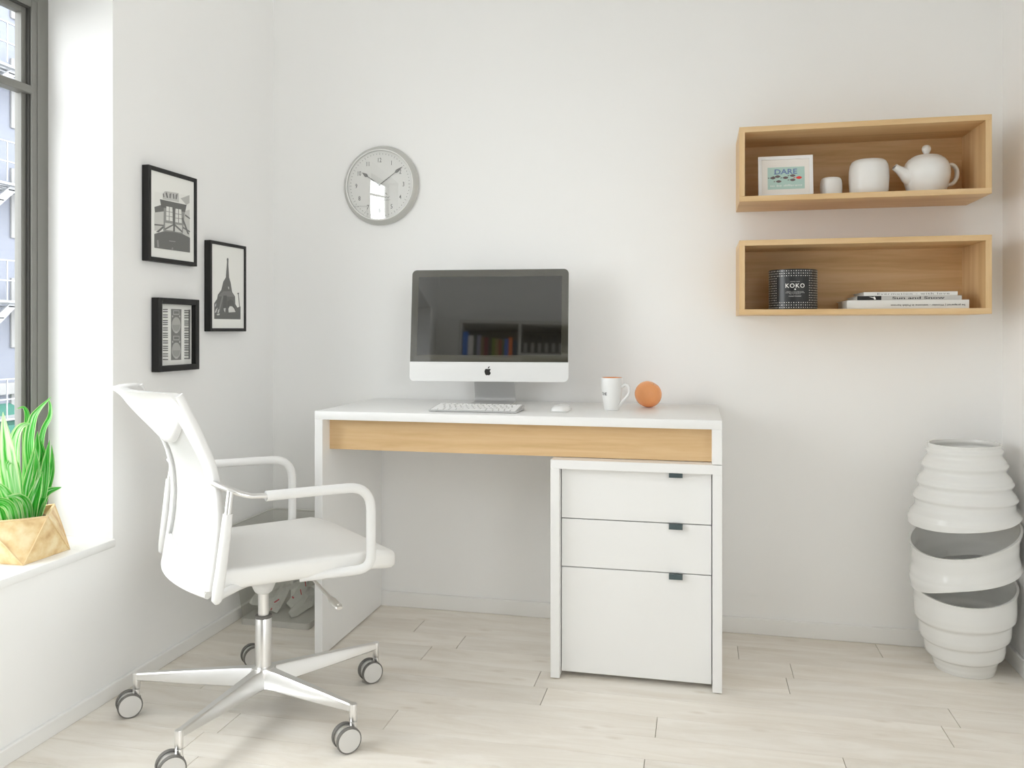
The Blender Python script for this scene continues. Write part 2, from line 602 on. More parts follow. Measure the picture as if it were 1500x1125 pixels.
# ------------------------------------------------------------------ the street outside the window
def brick_mat():
    m = bpy.data.materials.new('pale_brick')
    m.use_nodes = True
    nt = m.node_tree
    L = nt.links.new
    p = nt.nodes['Principled BSDF']
    p.inputs['Roughness'].default_value = 0.9
    tc = nt.nodes.new('ShaderNodeTexCoord')
    sp = nt.nodes.new('ShaderNodeSeparateXYZ')
    cb = nt.nodes.new('ShaderNodeCombineXYZ')
    L(tc.outputs['Object'], sp.inputs['Vector'])
    L(sp.outputs['Y'], cb.inputs['X'])
    L(sp.outputs['Z'], cb.inputs['Y'])
    b = nt.nodes.new('ShaderNodeTexBrick')
    b.inputs['Scale'].default_value = 1.0
    b.inputs['Brick Width'].default_value = 0.36
    b.inputs['Row Height'].default_value = 0.14
    b.inputs['Mortar Size'].default_value = 0.012
    b.inputs['Color1'].default_value = rgb(112, 116, 128)
    b.inputs['Color2'].default_value = rgb(112, 116, 128)
    b.inputs['Mortar'].default_value = rgb(116, 120, 129)
    L(cb.outputs['Vector'], b.inputs['Vector'])
    L(b.outputs['Color'], p.inputs['Base Color'])
    return m

M_BRICK = brick_mat()
M_STONE = mat('pale_stone_trim', rgb(136, 136, 136), 0.8)
M_IRON = mat('haze_lightened_iron', rgb(146, 148, 152), 0.6)  # iron lightened so the street haze is in its colour
M_PANE = mat('far_window_glass', rgb(126, 131, 138), 0.2)  # pane colour also lightened to stand for the haze
M_STREET = mat('pale_asphalt', rgb(110, 110, 110), 0.9, vary=0.06, vscale=1.0)

bm = BM(); box(bm, -40, WL - T - 0.02, -20, 40, -3.8, -3.5); struct('ground', bm, M_STREET)

BX = -18.0
bld = thing('street_building', 'pale brick apartment building with iron fire escapes across the street outside the window', 'building', (BX, 16, -3.5))
bm = BM(); box(bm, BX - 5, BX, 4, 34, -3.5, 11.5); obj('wall', bm, M_BRICK, bld, smooth=0)
bm = BM()
box(bm, BX - 5.2, BX + 0.3, 3.8, 34.2, 11.5, 12.1); box(bm, BX, BX + 0.18, 4, 34, -0.7, -0.4)
obj('cornice', bm, M_STONE, bld, smooth=0)
for fl in range(5):
    for wy in (7.0, 10.0, 13.0, 16.0, 19.2, 22.4, 25.6, 29.0):
        z = -3.0 + fl * 2.95 + 0.7
        bm = BM()
        box(bm, BX, BX + 0.06, wy - 0.6, wy + 0.6, z - 0.12, z + 1.75, 0.01, 1)
        fo = obj('window', bm, M_STONE, bld, smooth=0)
        bm = BM(); box(bm, BX + 0.055, BX + 0.075, wy - 0.48, wy + 0.48, z, z + 1.6); obj('pane', bm, M_PANE, fo, smooth=0)
for fl in range(4):
    z = -3.5 + 2.3 + fl * 2.95
    bm = BM()
    for sy0, sy1 in ((12.5, 21.0),):
        for k in range(5): box(bm, BX + 0.1 + k * 0.24, BX + 0.24 + k * 0.24, sy0, sy1, z - 0.06, z)
        box(bm, BX, BX + 1.3, sy0, sy0 + 0.1, z - 0.2, z - 0.06); box(bm, BX, BX + 1.3, sy1 - 0.1, sy1, z - 0.2, z - 0.06)
        box(bm, BX, BX + 1.3, 16.8, 16.9, z - 0.2, z - 0.06)
    obj('platform', bm, M_IRON, bld, smooth=0)
    bm = BM()
    for zz in (0.5, 1.0): box(bm, BX + 1.27, BX + 1.31, 12.5, 21.0, z + zz - 0.03, z + zz)
    yy = 12.5
    while yy < 21.01:
        box(bm, BX + 1.275, BX + 1.305, yy - 0.012, yy + 0.012, z, z + 1.0)
        yy += 0.26
    obj('railing', bm, M_IRON, bld, smooth=0)
    bm = BM()
    for off in (0.45, 1.0):
        fn = lambda u, v, w, o_=off: (BX + o_ + w, u, v)
        prism(bm, [(14.2, z + 0.02), (14.5, z + 0.02), (17.9, z + 2.95), (17.6, z + 2.95)], fn, 0, 0.05)
    for s in range(10):
        t = (s + 0.5) / 10
        box(bm, BX + 0.45, BX + 1.05, 14.25 + 3.4 * t, 14.45 + 3.4 * t, z + 2.93 * t, z + 2.93 * t + 0.03)
    obj('stair', bm, M_IRON, bld, smooth=0)

M_TEAL = mat('teal_green_canvas', rgb(40, 104, 90), 0.8, vary=0.1, vscale=5)
bm = BM()
fn = lambda u, v, w: (BX + u, w, v)
prism(bm, [(0.0, -0.95), (0.0, -1.03), (1.05, -1.42), (1.05, -1.62), (1.09, -1.62), (1.09, -1.40)], fn, 15.6, 18.6)
aw = obj('awning', bm, M_TEAL, bld, smooth=0, label='faded teal green awning')
for y in (15.7, 18.5):
    bm = BM(); tube(bm, [(BX + 0.0, y, -1.6), (BX + 1.05, y, -1.45)], 0.02, 6); obj('bracket', bm, M_IRON, aw)

# ------------------------------------------------------------------ pictures on the left wall
GREY = {}
def grey(g):
    if g not in GREY: GREY[g] = mat('print_grey', rgb(g, g, int(g * 0.985)), 0.6)
    return GREY[g]

def wall_picture(name, label, y0, y1, z0, z1, border, depth, inset, art, margin=0.0):
    """frame on the left wall; margin: blank share of the mount at the window side"""
    r = thing(name, label, 'picture', (WL, (y0 + y1) / 2, z0), group='black framed pictures on the left wall')
    xw, xf = WL + 0.001, WL + depth
    bm = BM()
    box(bm, xw, xf, y0, y0 + border, z0, z1, 0.0012, 1); box(bm, xw, xf, y1 - border, y1, z0, z1, 0.0012, 1)
    box(bm, xw, xf, y0 + border, y1 - border, z0, z0 + border, 0.0012, 1); box(bm, xw, xf, y0 + border, y1 - border, z1 - border, z1, 0.0012, 1)
    obj('frame', bm, M_BLACK, r, smooth=0)
    oy0, oy1, oz0, oz1 = y0 + border, y1 - border, z0 + border, z1 - border
    xm = xf - inset
    bm = BM(); box(bm, xw, xm, oy0, oy1, oz0, oz1); obj('mount_board', bm, grey(238), r, smooth=0)
    bm = BM()
    greys = sorted({g for g, _ in art})
    order = []
    for i, (g, poly) in enumerate(art):
        f = lambda u, v, w: (w, oy0 + (oy1 - oy0) * (margin + (1 - margin) * u), oz0 + (oz1 - oz0) * v)
        prism(bm, poly, f, xm - 0.0002, xm + 0.0002 + 0.00006 * i, greys.index(g))
    obj('print', bm, [grey(g) for g in greys], r, smooth=0)
    return r

ART_HOUSE = [
 (232,[(0.086,0.756),(0.892,0.823),(0.892,0.551),(0.086,0.458)]),
 (185,[(0.677,0.757),(0.892,0.825),(0.892,0.728),(0.817,0.694)]),
 (196,[(0.265,0.758),(0.323,0.797),(0.63,0.814),(0.639,0.705),(0.269,0.693)]),
 (120,[(0.269,0.753),(0.29,0.767),(0.303,0.723),(0.282,0.715)]),
 (110,[(0.329,0.777),(0.359,0.787),(0.389,0.723),(0.355,0.722)]),
 (130,[(0.419,0.779),(0.462,0.79),(0.445,0.725),(0.415,0.727)]),
 (115,[(0.495,0.787),(0.518,0.792),(0.531,0.731),(0.505,0.731)]),
 (125,[(0.561,0.787),(0.604,0.802),(0.583,0.732),(0.557,0.731)]),
 (118,[(0.086,0.58),(0.29,0.638),(0.29,0.553),(0.097,0.517)]),
 (205,[(0.086,0.516),(0.29,0.553),(0.29,0.346),(0.086,0.304)]),
 (205,[(0.742,0.602),(0.892,0.645),(0.892,0.3),(0.731,0.321)]),
 (150,[(0.286,0.615),(0.785,0.655),(0.72,0.308),(0.28,0.322)]),
 (108,[(0.204,0.685),(0.817,0.694),(0.781,0.601),(0.237,0.595)]),
 (226,[(0.344,0.619),(0.48,0.623),(0.484,0.457),(0.338,0.454)]),
 (226,[(0.553,0.617),(0.688,0.622),(0.699,0.457),(0.548,0.454)]),
 (140,[(0.404,0.622),(0.419,0.622),(0.415,0.453),(0.4,0.454)]),
 (140,[(0.34,0.563),(0.482,0.566),(0.482,0.559),(0.34,0.556)]),
 (140,[(0.34,0.508),(0.482,0.511),(0.482,0.504),(0.34,0.502)]),
 (140,[(0.615,0.621),(0.63,0.621),(0.63,0.454),(0.615,0.455)]),
 (140,[(0.551,0.56),(0.692,0.564),(0.692,0.557),(0.551,0.553)]),
 (140,[(0.551,0.508),(0.697,0.511),(0.697,0.504),(0.551,0.501)]),
 (210,[(0.316,0.421),(0.497,0.426),(0.497,0.344),(0.316,0.339)]),
 (210,[(0.531,0.425),(0.703,0.43),(0.703,0.342),(0.531,0.338)]),
 (120,[(0.316,0.357),(0.495,0.426),(0.501,0.408),(0.316,0.337)]),
 (120,[(0.538,0.428),(0.712,0.363),(0.703,0.342),(0.531,0.404)]),
 (120,[(0.123,0.294),(0.269,0.377),(0.286,0.362),(0.172,0.295)]),
 (120,[(0.086,0.383),(0.28,0.394),(0.28,0.378),(0.086,0.366)]),
 (120,[(0.725,0.53),(0.875,0.336),(0.839,0.338),(0.699,0.516)]),
 (120,[(0.785,0.573),(0.892,0.543),(0.892,0.527),(0.781,0.555)]),
 (120,[(0.731,0.414),(0.892,0.38),(0.892,0.364),(0.731,0.396)]),
 (110,[(0.497,0.618),(0.535,0.618),(0.531,0.338),(0.501,0.337)]),
 (112,[(0.086,0.268),(0.29,0.318),(0.527,0.33),(0.731,0.323),(0.892,0.296),(0.892,0.113),(0.086,0.107)]),
 (160,[(0.398,0.218),(0.544,0.222),(0.54,0.213),(0.402,0.21)]),
 (150,[(0.123,0.197),(0.161,0.205),(0.174,0.121),(0.135,0.118)]),
 (150,[(0.462,0.141),(0.488,0.143),(0.488,0.117),(0.454,0.114)]),
]
ART_TOWER = [
 (110,[(0.485,0.86),(0.51,0.851),(0.505,0.779),(0.531,0.622),(0.574,0.566),(0.625,0.446),(0.714,0.396),(0.727,0.3),(0.791,0.258),(0.893,0.276),(0.893,0.112),(0.082,0.11),(0.082,0.296),(0.166,0.349),(0.191,0.401),(0.293,0.461),(0.352,0.562),(0.429,0.618),(0.464,0.808),(0.459,0.848)]),
 (128,[(0.352,0.448),(0.587,0.456),(0.702,0.39),(0.191,0.381)]),
 (98,[(0.357,0.396),(0.459,0.399),(0.446,0.199),(0.337,0.198)]),
 (98,[(0.485,0.326),(0.561,0.354),(0.651,0.341),(0.709,0.257),(0.74,0.198),(0.689,0.246),(0.625,0.274),(0.548,0.275),(0.497,0.242),(0.485,0.2)]),
 (216,[(0.515,0.194),(0.505,0.237),(0.548,0.27),(0.625,0.27),(0.684,0.243),(0.73,0.203)]),
 (135,[(0.306,0.384),(0.352,0.385),(0.242,0.196),(0.191,0.196)]),
 (200,[(0.115,0.287),(0.14,0.297),(0.128,0.261),(0.102,0.256)]),
 (205,[(0.128,0.225),(0.179,0.247),(0.14,0.19),(0.097,0.184)]),
 (200,[(0.191,0.216),(0.235,0.232),(0.217,0.186),(0.179,0.18)]),
 (205,[(0.153,0.169),(0.242,0.178),(0.23,0.157),(0.166,0.154)]),
 (190,[(0.357,0.24),(0.421,0.246),(0.408,0.193),(0.37,0.209)]),
 (200,[(0.49,0.51),(0.52,0.506),(0.526,0.475),(0.5,0.482)]),
 (140,[(0.806,0.442),(0.827,0.44),(0.867,0.268),(0.847,0.268)]),
 (110,[(0.791,0.441),(0.837,0.445),(0.832,0.429),(0.796,0.428)]),
]
ART_DECK = [
 (128,[(0.278,0.923),(0.639,0.924),(0.631,0.078),(0.278,0.081)]),
 (175,[(0.351,0.903),(0.563,0.904),(0.563,0.83),(0.351,0.827)]),
 (125,[(0.376,0.89),(0.543,0.891),(0.543,0.848),(0.376,0.845)]),
 (190,[(0.351,0.801),(0.348,0.791),(0.338,0.784),(0.326,0.784),(0.316,0.791),(0.312,0.801),(0.316,0.811),(0.326,0.818),(0.338,0.818),(0.348,0.812)]),
 (190,[(0.597,0.805),(0.593,0.794),(0.583,0.788),(0.571,0.787),(0.561,0.794),(0.558,0.804),(0.561,0.815),(0.571,0.821),(0.583,0.822),(0.593,0.815)]),
 (178,[(0.607,0.66),(0.599,0.618),(0.578,0.581),(0.544,0.552),(0.502,0.533),(0.455,0.527),(0.407,0.533),(0.365,0.552),(0.331,0.581),(0.31,0.618),(0.302,0.658),(0.31,0.699),(0.331,0.736),(0.365,0.765),(0.407,0.784),(0.455,0.791),(0.502,0.785),(0.544,0.767),(0.578,0.738),(0.599,0.701)]),
 (160,[(0.319,0.658),(0.59,0.666),(0.553,0.583),(0.455,0.551),(0.356,0.583)]),
 (188,[(0.509,0.538),(0.498,0.529),(0.471,0.523),(0.438,0.524),(0.411,0.529),(0.4,0.538),(0.411,0.547),(0.438,0.553),(0.471,0.553),(0.498,0.547)]),
 (175,[(0.351,0.483),(0.563,0.479),(0.563,0.405),(0.351,0.407)]),
 (125,[(0.376,0.47),(0.543,0.466),(0.543,0.423),(0.376,0.424)]),
 (190,[(0.351,0.381),(0.348,0.371),(0.338,0.365),(0.326,0.365),(0.316,0.371),(0.312,0.382),(0.316,0.392),(0.326,0.399),(0.338,0.398),(0.348,0.392)]),
 (190,[(0.597,0.379),(0.593,0.368),(0.583,0.362),(0.571,0.362),(0.561,0.368),(0.558,0.379),(0.561,0.39),(0.571,0.396),(0.583,0.396),(0.593,0.389)]),
 (178,[(0.607,0.233),(0.599,0.192),(0.578,0.156),(0.544,0.127),(0.502,0.109),(0.455,0.104),(0.407,0.112),(0.365,0.132),(0.331,0.162),(0.31,0.199),(0.302,0.239),(0.31,0.28),(0.331,0.316),(0.365,0.345),(0.407,0.363),(0.455,0.369),(0.502,0.362),(0.544,0.342),(0.578,0.312),(0.599,0.275)]),
 (160,[(0.319,0.239),(0.59,0.24),(0.553,0.158),(0.455,0.128),(0.356,0.162)]),
 (188,[(0.509,0.114),(0.498,0.105),(0.471,0.1),(0.438,0.101),(0.411,0.108),(0.4,0.117),(0.411,0.126),(0.438,0.13),(0.471,0.13),(0.498,0.123)]),
 (112,[(0.005,0.916),(0.16,0.919),(0.16,0.903),(0.005,0.9)]),
 (112,[(0.005,0.881),(0.16,0.884),(0.16,0.868),(0.005,0.865)]),
 (112,[(0.005,0.829),(0.16,0.831),(0.16,0.815),(0.005,0.813)]),
 (112,[(0.005,0.792),(0.16,0.794),(0.16,0.778),(0.005,0.776)]),
 (112,[(0.005,0.737),(0.16,0.739),(0.16,0.723),(0.005,0.721)]),
 (112,[(0.005,0.705),(0.16,0.706),(0.16,0.69),(0.005,0.689)]),
 (112,[(0.005,0.673),(0.16,0.674),(0.16,0.658),(0.005,0.657)]),
 (112,[(0.005,0.618),(0.16,0.619),(0.16,0.602),(0.005,0.602)]),
 (112,[(0.005,0.584),(0.16,0.584),(0.16,0.567),(0.005,0.568)]),
 (112,[(0.005,0.532),(0.16,0.531),(0.16,0.515),(0.005,0.515)]),
 (112,[(0.005,0.499),(0.16,0.499),(0.16,0.482),(0.005,0.483)]),
 (112,[(0.005,0.467),(0.16,0.466),(0.16,0.45),(0.005,0.451)]),
 (112,[(0.005,0.41),(0.16,0.409),(0.16,0.392),(0.005,0.394)]),
 (112,[(0.005,0.375),(0.16,0.374),(0.16,0.357),(0.005,0.359)]),
 (112,[(0.005,0.321),(0.16,0.319),(0.16,0.302),(0.005,0.305)]),
 (112,[(0.005,0.289),(0.16,0.286),(0.16,0.27),(0.005,0.273)]),
 (112,[(0.005,0.254),(0.16,0.251),(0.16,0.235),(0.005,0.238)]),
 (112,[(0.005,0.199),(0.16,0.196),(0.16,0.18),(0.005,0.183)]),
 (112,[(0.005,0.162),(0.16,0.158),(0.16,0.142),(0.005,0.146)]),
 (112,[(0.005,0.108),(0.16,0.103),(0.16,0.087),(0.005,0.092)]),
 (112,[(0.744,0.913),(0.902,0.916),(0.902,0.899),(0.744,0.896)]),
 (112,[(0.744,0.879),(0.902,0.882),(0.902,0.865),(0.744,0.863)]),
 (112,[(0.744,0.828),(0.902,0.83),(0.902,0.813),(0.744,0.811)]),
 (112,[(0.744,0.791),(0.902,0.793),(0.902,0.776),(0.744,0.774)]),
 (112,[(0.744,0.737),(0.902,0.738),(0.902,0.721),(0.744,0.72)]),
 (112,[(0.744,0.703),(0.902,0.704),(0.902,0.687),(0.744,0.686)]),
 (112,[(0.744,0.67),(0.902,0.67),(0.902,0.653),(0.744,0.653)]),
 (112,[(0.744,0.615),(0.902,0.616),(0.902,0.599),(0.744,0.598)]),
 (112,[(0.744,0.581),(0.902,0.582),(0.902,0.565),(0.744,0.565)]),
 (112,[(0.744,0.527),(0.902,0.527),(0.902,0.51),(0.744,0.51)]),
 (112,[(0.744,0.493),(0.902,0.493),(0.902,0.476),(0.744,0.477)]),
 (112,[(0.744,0.46),(0.902,0.459),(0.902,0.442),(0.744,0.443)]),
 (112,[(0.744,0.403),(0.902,0.401),(0.902,0.384),(0.744,0.386)]),
 (112,[(0.744,0.372),(0.902,0.37),(0.902,0.353),(0.744,0.355)]),
 (112,[(0.744,0.32),(0.902,0.317),(0.902,0.3),(0.744,0.303)]),
 (112,[(0.744,0.286),(0.902,0.283),(0.902,0.266),(0.744,0.269)]),
 (112,[(0.744,0.25),(0.902,0.247),(0.902,0.23),(0.744,0.233)]),
 (112,[(0.744,0.201),(0.902,0.197),(0.902,0.18),(0.744,0.184)]),
 (112,[(0.744,0.162),(0.902,0.158),(0.902,0.141),(0.744,0.145)]),
 (112,[(0.744,0.105),(0.902,0.1),(0.902,0.083),(0.744,0.088)]),
 (120,[(0.897,0.923),(0.921,0.923),(0.916,0.081),(0.897,0.082)]),
]

wall_picture('framed_picture', 'black framed photograph of a half timbered house, highest of three on the left wall', 2.0685, 2.3026, 1.1965, 1.471, 0.0125, 0.024, 0.004, ART_HOUSE)
wall_picture('framed_picture', 'black framed photograph of a lattice iron tower, nearest the room corner', 2.3747, 2.591, 0.993, 1.288, 0.0105, 0.024, 0.004, ART_TOWER)
wall_picture('framed_picture', 'thick black box frame with a picture of piano keys and dials, lowest of three', 2.1108, 2.3117, 0.8745, 1.0925, 0.0175, 0.026, 0.017, ART_DECK, 0.143)

# ------------------------------------------------------------------ wall clock
def build_clock():
    C = Vector((-1.1205, WB, 1.5215))
    r = thing('wall_clock', 'round white wall clock with grey rim and domed glass above the desk', 'clock', C)
    def f(u, v, w): return (C.x + u, C.y - w, C.z + v)
    bm = BM()
    prof = [(0.0, 0.001), (0.140, 0.001), (0.1435, 0.003), (0.1440, 0.007), (0.1425, 0.011), (0.1285, 0.0275), (0.1265, 0.0285), (0.1245, 0.0275), (0.1235, 0.020), (0.0, 0.020)]
    lathe(bm, [(a, -b) for a, b in prof], 72, C, axis='Y')
    obj('case', bm, mat('clock_rim_silver', rgb(196, 196, 192), 0.35, metal=0.35), r)
    bm = BM(); lathe(bm, [(a, -b) for a, b in ((0.1290, 0.0270), (0.1284, 0.0284), (0.1265, 0.0293), (0.1246, 0.0284), (0.1240, 0.0268), (0.1290, 0.0270))], 72, C, axis='Y'); obj('bezel', bm, mat('clock_bezel_white', rgb(236, 236, 234), 0.3), r, smooth=50)
    bm = BM(); lathe(bm, [(0.0, -0.0202), (0.1234, -0.0202), (0.1234, -0.0212), (0.0, -0.0212)], 72, C, axis='Y')
    obj('dial', bm, mat('clock_dial_white', rgb(244, 244, 242), 0.6), r, smooth=0)
    mnum = mat('clock_numeral_ink', rgb(70, 69, 67), 0.6)
    for h in range(1, 13):
        a = PI / 2 - h * PI / 6
        cx, cy = 0.0905 * math.cos(a), 0.0905 * math.sin(a)
        bm = BM()
        text(bm, str(h), lambda u, v, w: f(cx + u * 0.74, cy + v, 0.0213 + w), 0.0158, bold=0.004)
        obj('numeral', bm, mnum, r, smooth=0)
    bm = BM()
    for i in range(60):
        a = 2 * PI * i / 60
        c_, s_ = math.cos(a), math.sin(a)
        ln, wd = (0.0042, 0.0005) if i % 5 == 0 else (0.0012, 0.0011)
        R0 = 0.1125
        q = [(-ln, -wd), (ln, -wd), (ln, wd), (-ln, wd)]
        prism(bm, [((R0 + x) * c_ - y * s_, (R0 + x) * s_ + y * c_) for x, y in q], f, 0.0212, 0.0214)
    obj('minute_marks', bm, mat('clock_mark_ink', rgb(105, 104, 101), 0.6), r, smooth=0)
    bm = BM()
    tube(bm, [f(x, y, 0.0214) for x, y in ((0.02, -0.033), (0.024, -0.029), (0.028, -0.036))], 0.0008, 6)
    tube(bm, [f(x, y, 0.0214) for x, y in ((0.02, -0.046), (0.027, -0.043), (0.031, -0.048), (0.037, -0.042))], 0.0007, 6)
    tube(bm, [f(x, y, 0.0214) for x, y in ((0.014, -0.055), (0.04, -0.055))], 0.0005, 6)
    obj('maker_mark', bm, M_GREYT, r)
    hand = mat('clock_hand_grey', rgb(98, 97, 95), 0.4)
    def clock_hand(name, ang, L, w):
        bm = BM()
        c_, s_ = math.cos(ang), math.sin(ang)
        shape = [(-0.004, -0.0012), (L * 0.66, -0.0011), (L * 0.74, -w), (L * 0.80, -w), (L, 0), (L * 0.80, w), (L * 0.74, w), (L * 0.66, 0.0011), (-0.004, 0.0012)]
        prism(bm, [(x * c_ - y * s_, x * s_ + y * c_) for x, y in shape], f, 0.0232, 0.0239)
        lathe(bm, [(0, -0.0212), (0.003, -0.0212), (0.003, -0.0244), (0, -0.0244)], 16, C, axis='Y')
        obj(name, bm, hand, r, smooth=0)
    clock_hand('hour_hand', math.radians(145), 0.083, 0.0058)
    clock_hand('minute_hand', math.radians(35.5), 0.108, 0.0052)
    bm = BM()
    R, h = 0.1246, 0.0068
    S = (R * R + h * h) / (2 * h)
    prof = []
    for i in range(17):
        q = R * (16 - i) / 16
        prof.append((q, -(0.0262 + math.sqrt(S * S - q * q) - (S - h))))
    lathe(bm, prof, 72, C, axis='Y')
    obj('glass', bm, thin_glass('clock_glass', (0.985, 0.985, 0.98, 1), 0.17), r, smooth=60)
build_clock()

# ------------------------------------------------------------------ oak wall shelves
def wall_shelf(label, z0, z1):
    x0, x1, y0, y1, t = 0.1234, 0.818, 2.5904, WB, 0.0163
    r = thing('wall_shelf', label, 'shelf', ((x0 + x1) / 2, WB, z0), group='oak box shelves on the back wall')
    bm = BM(); box(bm, x0, x1, y0, y1 - 0.0005, z1 - t, z1, 0.0006, 1); obj('top_panel', bm, M_OAKX, r, smooth=0)
    bm = BM(); box(bm, x0, x1, y0, y1 - 0.0005, z0, z0 + t, 0.0006, 1); obj('bottom_panel', bm, M_OAKX, r, smooth=0)
    for a in (x0, x1 - t):
        bm = BM(); box(bm, a, a + t, y0, y1 - 0.0005, z0 + t, z1 - t, 0.0006, 1); obj('side_panel', bm, M_OAKZ, r, smooth=0)
    bm = BM(); box(bm, x0 + t, x1 - t, y1 - 0.012, y1 - 0.0005, z0 + t, z1 - t); obj('back_panel', bm, M_OAKX, r, smooth=0)
    return r
wall_shelf('upper light oak box shelf holding a white teapot and jars', 1.3867, 1.6129)
wall_shelf('lower light oak box shelf holding a black candle and stacked books', 1.0437, 1.2694)
SU, SL_ = 1.3867 + 0.0163, 1.0437 + 0.0163

# framed print on the upper shelf
def shelf_print():
    X0, X1, Y, H_ = 0.1825, 0.3425, 2.640, 0.128
    xc = (X0 + X1) / 2
    r = thing('framed_print', 'small white picture frame with a teal print of fish on the upper shelf', 'picture frame', (xc, Y, SU))
    tilt = math.radians(6)
    def f(u, v, w):   # u across, v up the frame, w towards the room
        return (xc + u, Y + v * math.sin(tilt) - w * math.cos(tilt), SU + 0.0008 + v * math.cos(tilt) + (w + 0.012) * math.sin(tilt))
    W2 = (X1 - X0) / 2
    M_FR = mat('white_frame_paint', (0.82, 0.82, 0.82, 1), 0.4)
    def rect(bm, u0, u1, v0, v1, w0, w1, mi=0): prism(bm, [(u0, v0), (u1, v0), (u1, v1), (u0, v1)], f, w0, w1, mi)
    b = 0.010
    bm = BM()
    rect(bm, -W2, -W2 + b, 0, H_, -0.012, 0.0); rect(bm, W2 - b, W2, 0, H_, -0.012, 0.0)
    rect(bm, -W2 + b, W2 - b, 0, b, -0.012, 0.0); rect(bm, -W2 + b, W2 - b, H_ - b, H_, -0.012, 0.0)
    obj('frame', bm, M_FR, r, smooth=0)
    bm = BM(); rect(bm, -W2 + b, W2 - b, b, H_ - b, -0.010, -0.005); obj('mount_board', bm, mat('warm_white_mount', rgb(232, 228, 222), 0.7), r, smooth=0)
    bm = BM(); rect(bm, -0.052, 0.056, 0.025, 0.094, -0.005, -0.0046)
    pr = obj('print', bm, mat('teal_print_paper', rgb(176, 204, 196), 0.6), r, smooth=0)
    bm = BM(); text(bm, 'DARE', lambda u, v, w: f(u + 0.0015, v + 0.080, w - 0.0046), 0.0155, w=0.066, bold=0.02)
    for (uu, ww) in ((-0.0245, 0.0185), (-0.006, 0.0185), (0.012, 0.0185), (0.031, 0.014)):
        for vv in (0.0724,): rect(bm, uu - ww / 2, uu - ww / 2 + 0.006, vv, vv + 0.0016, -0.0046, -0.0043)
    obj('heading', bm, mat('slate_blue_ink', rgb(112, 130, 172), 0.6), pr, smooth=0)
    def fish(bm, cu, cv, L):
        P = []
        for i in range(9):
            t = i / 8; P.append((cu + L * (0.5 - 0.72 * t), cv + 0.17 * L * math.sin(PI * t) ** 0.8))
        Q = [(2 * 0 + u, 2 * cv - v) for u, v in reversed(P[1:-1])]
        tail = [(cu - 0.22 * L, cv), (cu - 0.5 * L, cv + 0.1 * L), (cu - 0.42 * L, cv), (cu - 0.5 * L, cv - 0.1 * L)]
        prism(bm, P + Q, f, -0.0046, -0.0043)
        prism(bm, tail, f, -0.0046, -0.0043)
    bm = BM()
    for cu, cv in ((-0.040, 0.061), (-0.026, 0.065), (-0.003, 0.0605), (0.018, 0.0665), (-0.023, 0.0495), (0.018, 0.053)): fish(bm, cu, cv, 0.024)
    obj('fish_shoal', bm, mat('brown_grey_ink', rgb(112, 98, 98), 0.6), pr, smooth=0)
    bm = BM(); fish(bm, 0.036, 0.0595, 0.026); obj('red_fish', bm, mat('red_ink', rgb(222, 66, 62), 0.6), pr, smooth=0)
    bm = BM(); text(bm, 'to be different', lambda u, v, w: f(u + 0.18 * v + 0.002, v + 0.0365, w - 0.0046), 0.0062, w=0.094)
    obj('caption', bm, M_WHITET, pr, smooth=0)
    bm = BM(); prism(bm, [(-0.02, 0.0), (0.02, 0.0), (0.015, 0.09), (-0.015, 0.09)], lambda u, v, w: (xc + u, Y + 0.052 - 0.033 * v / 0.09 + w, SU + 0.001 + v), 0, 0.003)
    obj('easel_back', bm, M_BLACK, r, smooth=0)
shelf_print()

def jar(label, x, y, R, Hh):
    r = thing('ceramic_jar', label, 'jar', (x, y, SU), group='white ceramic jars on the upper shelf')
    bm = BM()
    prof = [(0, 0.0), (R * 0.86, 0.0), (R * 0.92, Hh * 0.04), (R * 0.97, Hh * 0.2), (R, Hh * 0.5), (R * 0.985, Hh * 0.72), (R * 0.94, Hh * 0.86), (R * 0.85, Hh * 0.955), (R * 0.74, Hh * 0.995), (R * 0.66, Hh), (R * 0.62, Hh * 0.985), (R * 0.62, Hh * 0.94), (R * 0.84, Hh * 0.8), (R * 0.88, Hh * 0.3), (R * 0.78, Hh * 0.08), (0, Hh * 0.06)]
    lathe(bm, prof, 48, (x, y, SU + 0.0003)); obj('body', bm, M_CERAM, r, smooth=50)
jar('small white ceramic cup between the white frame and the larger jar', 0.4005, 2.690, 0.0325, 0.062)
jar('large rounded white ceramic jar between the small cup and the teapot', 0.509, 2.690, 0.0575, 0.111)

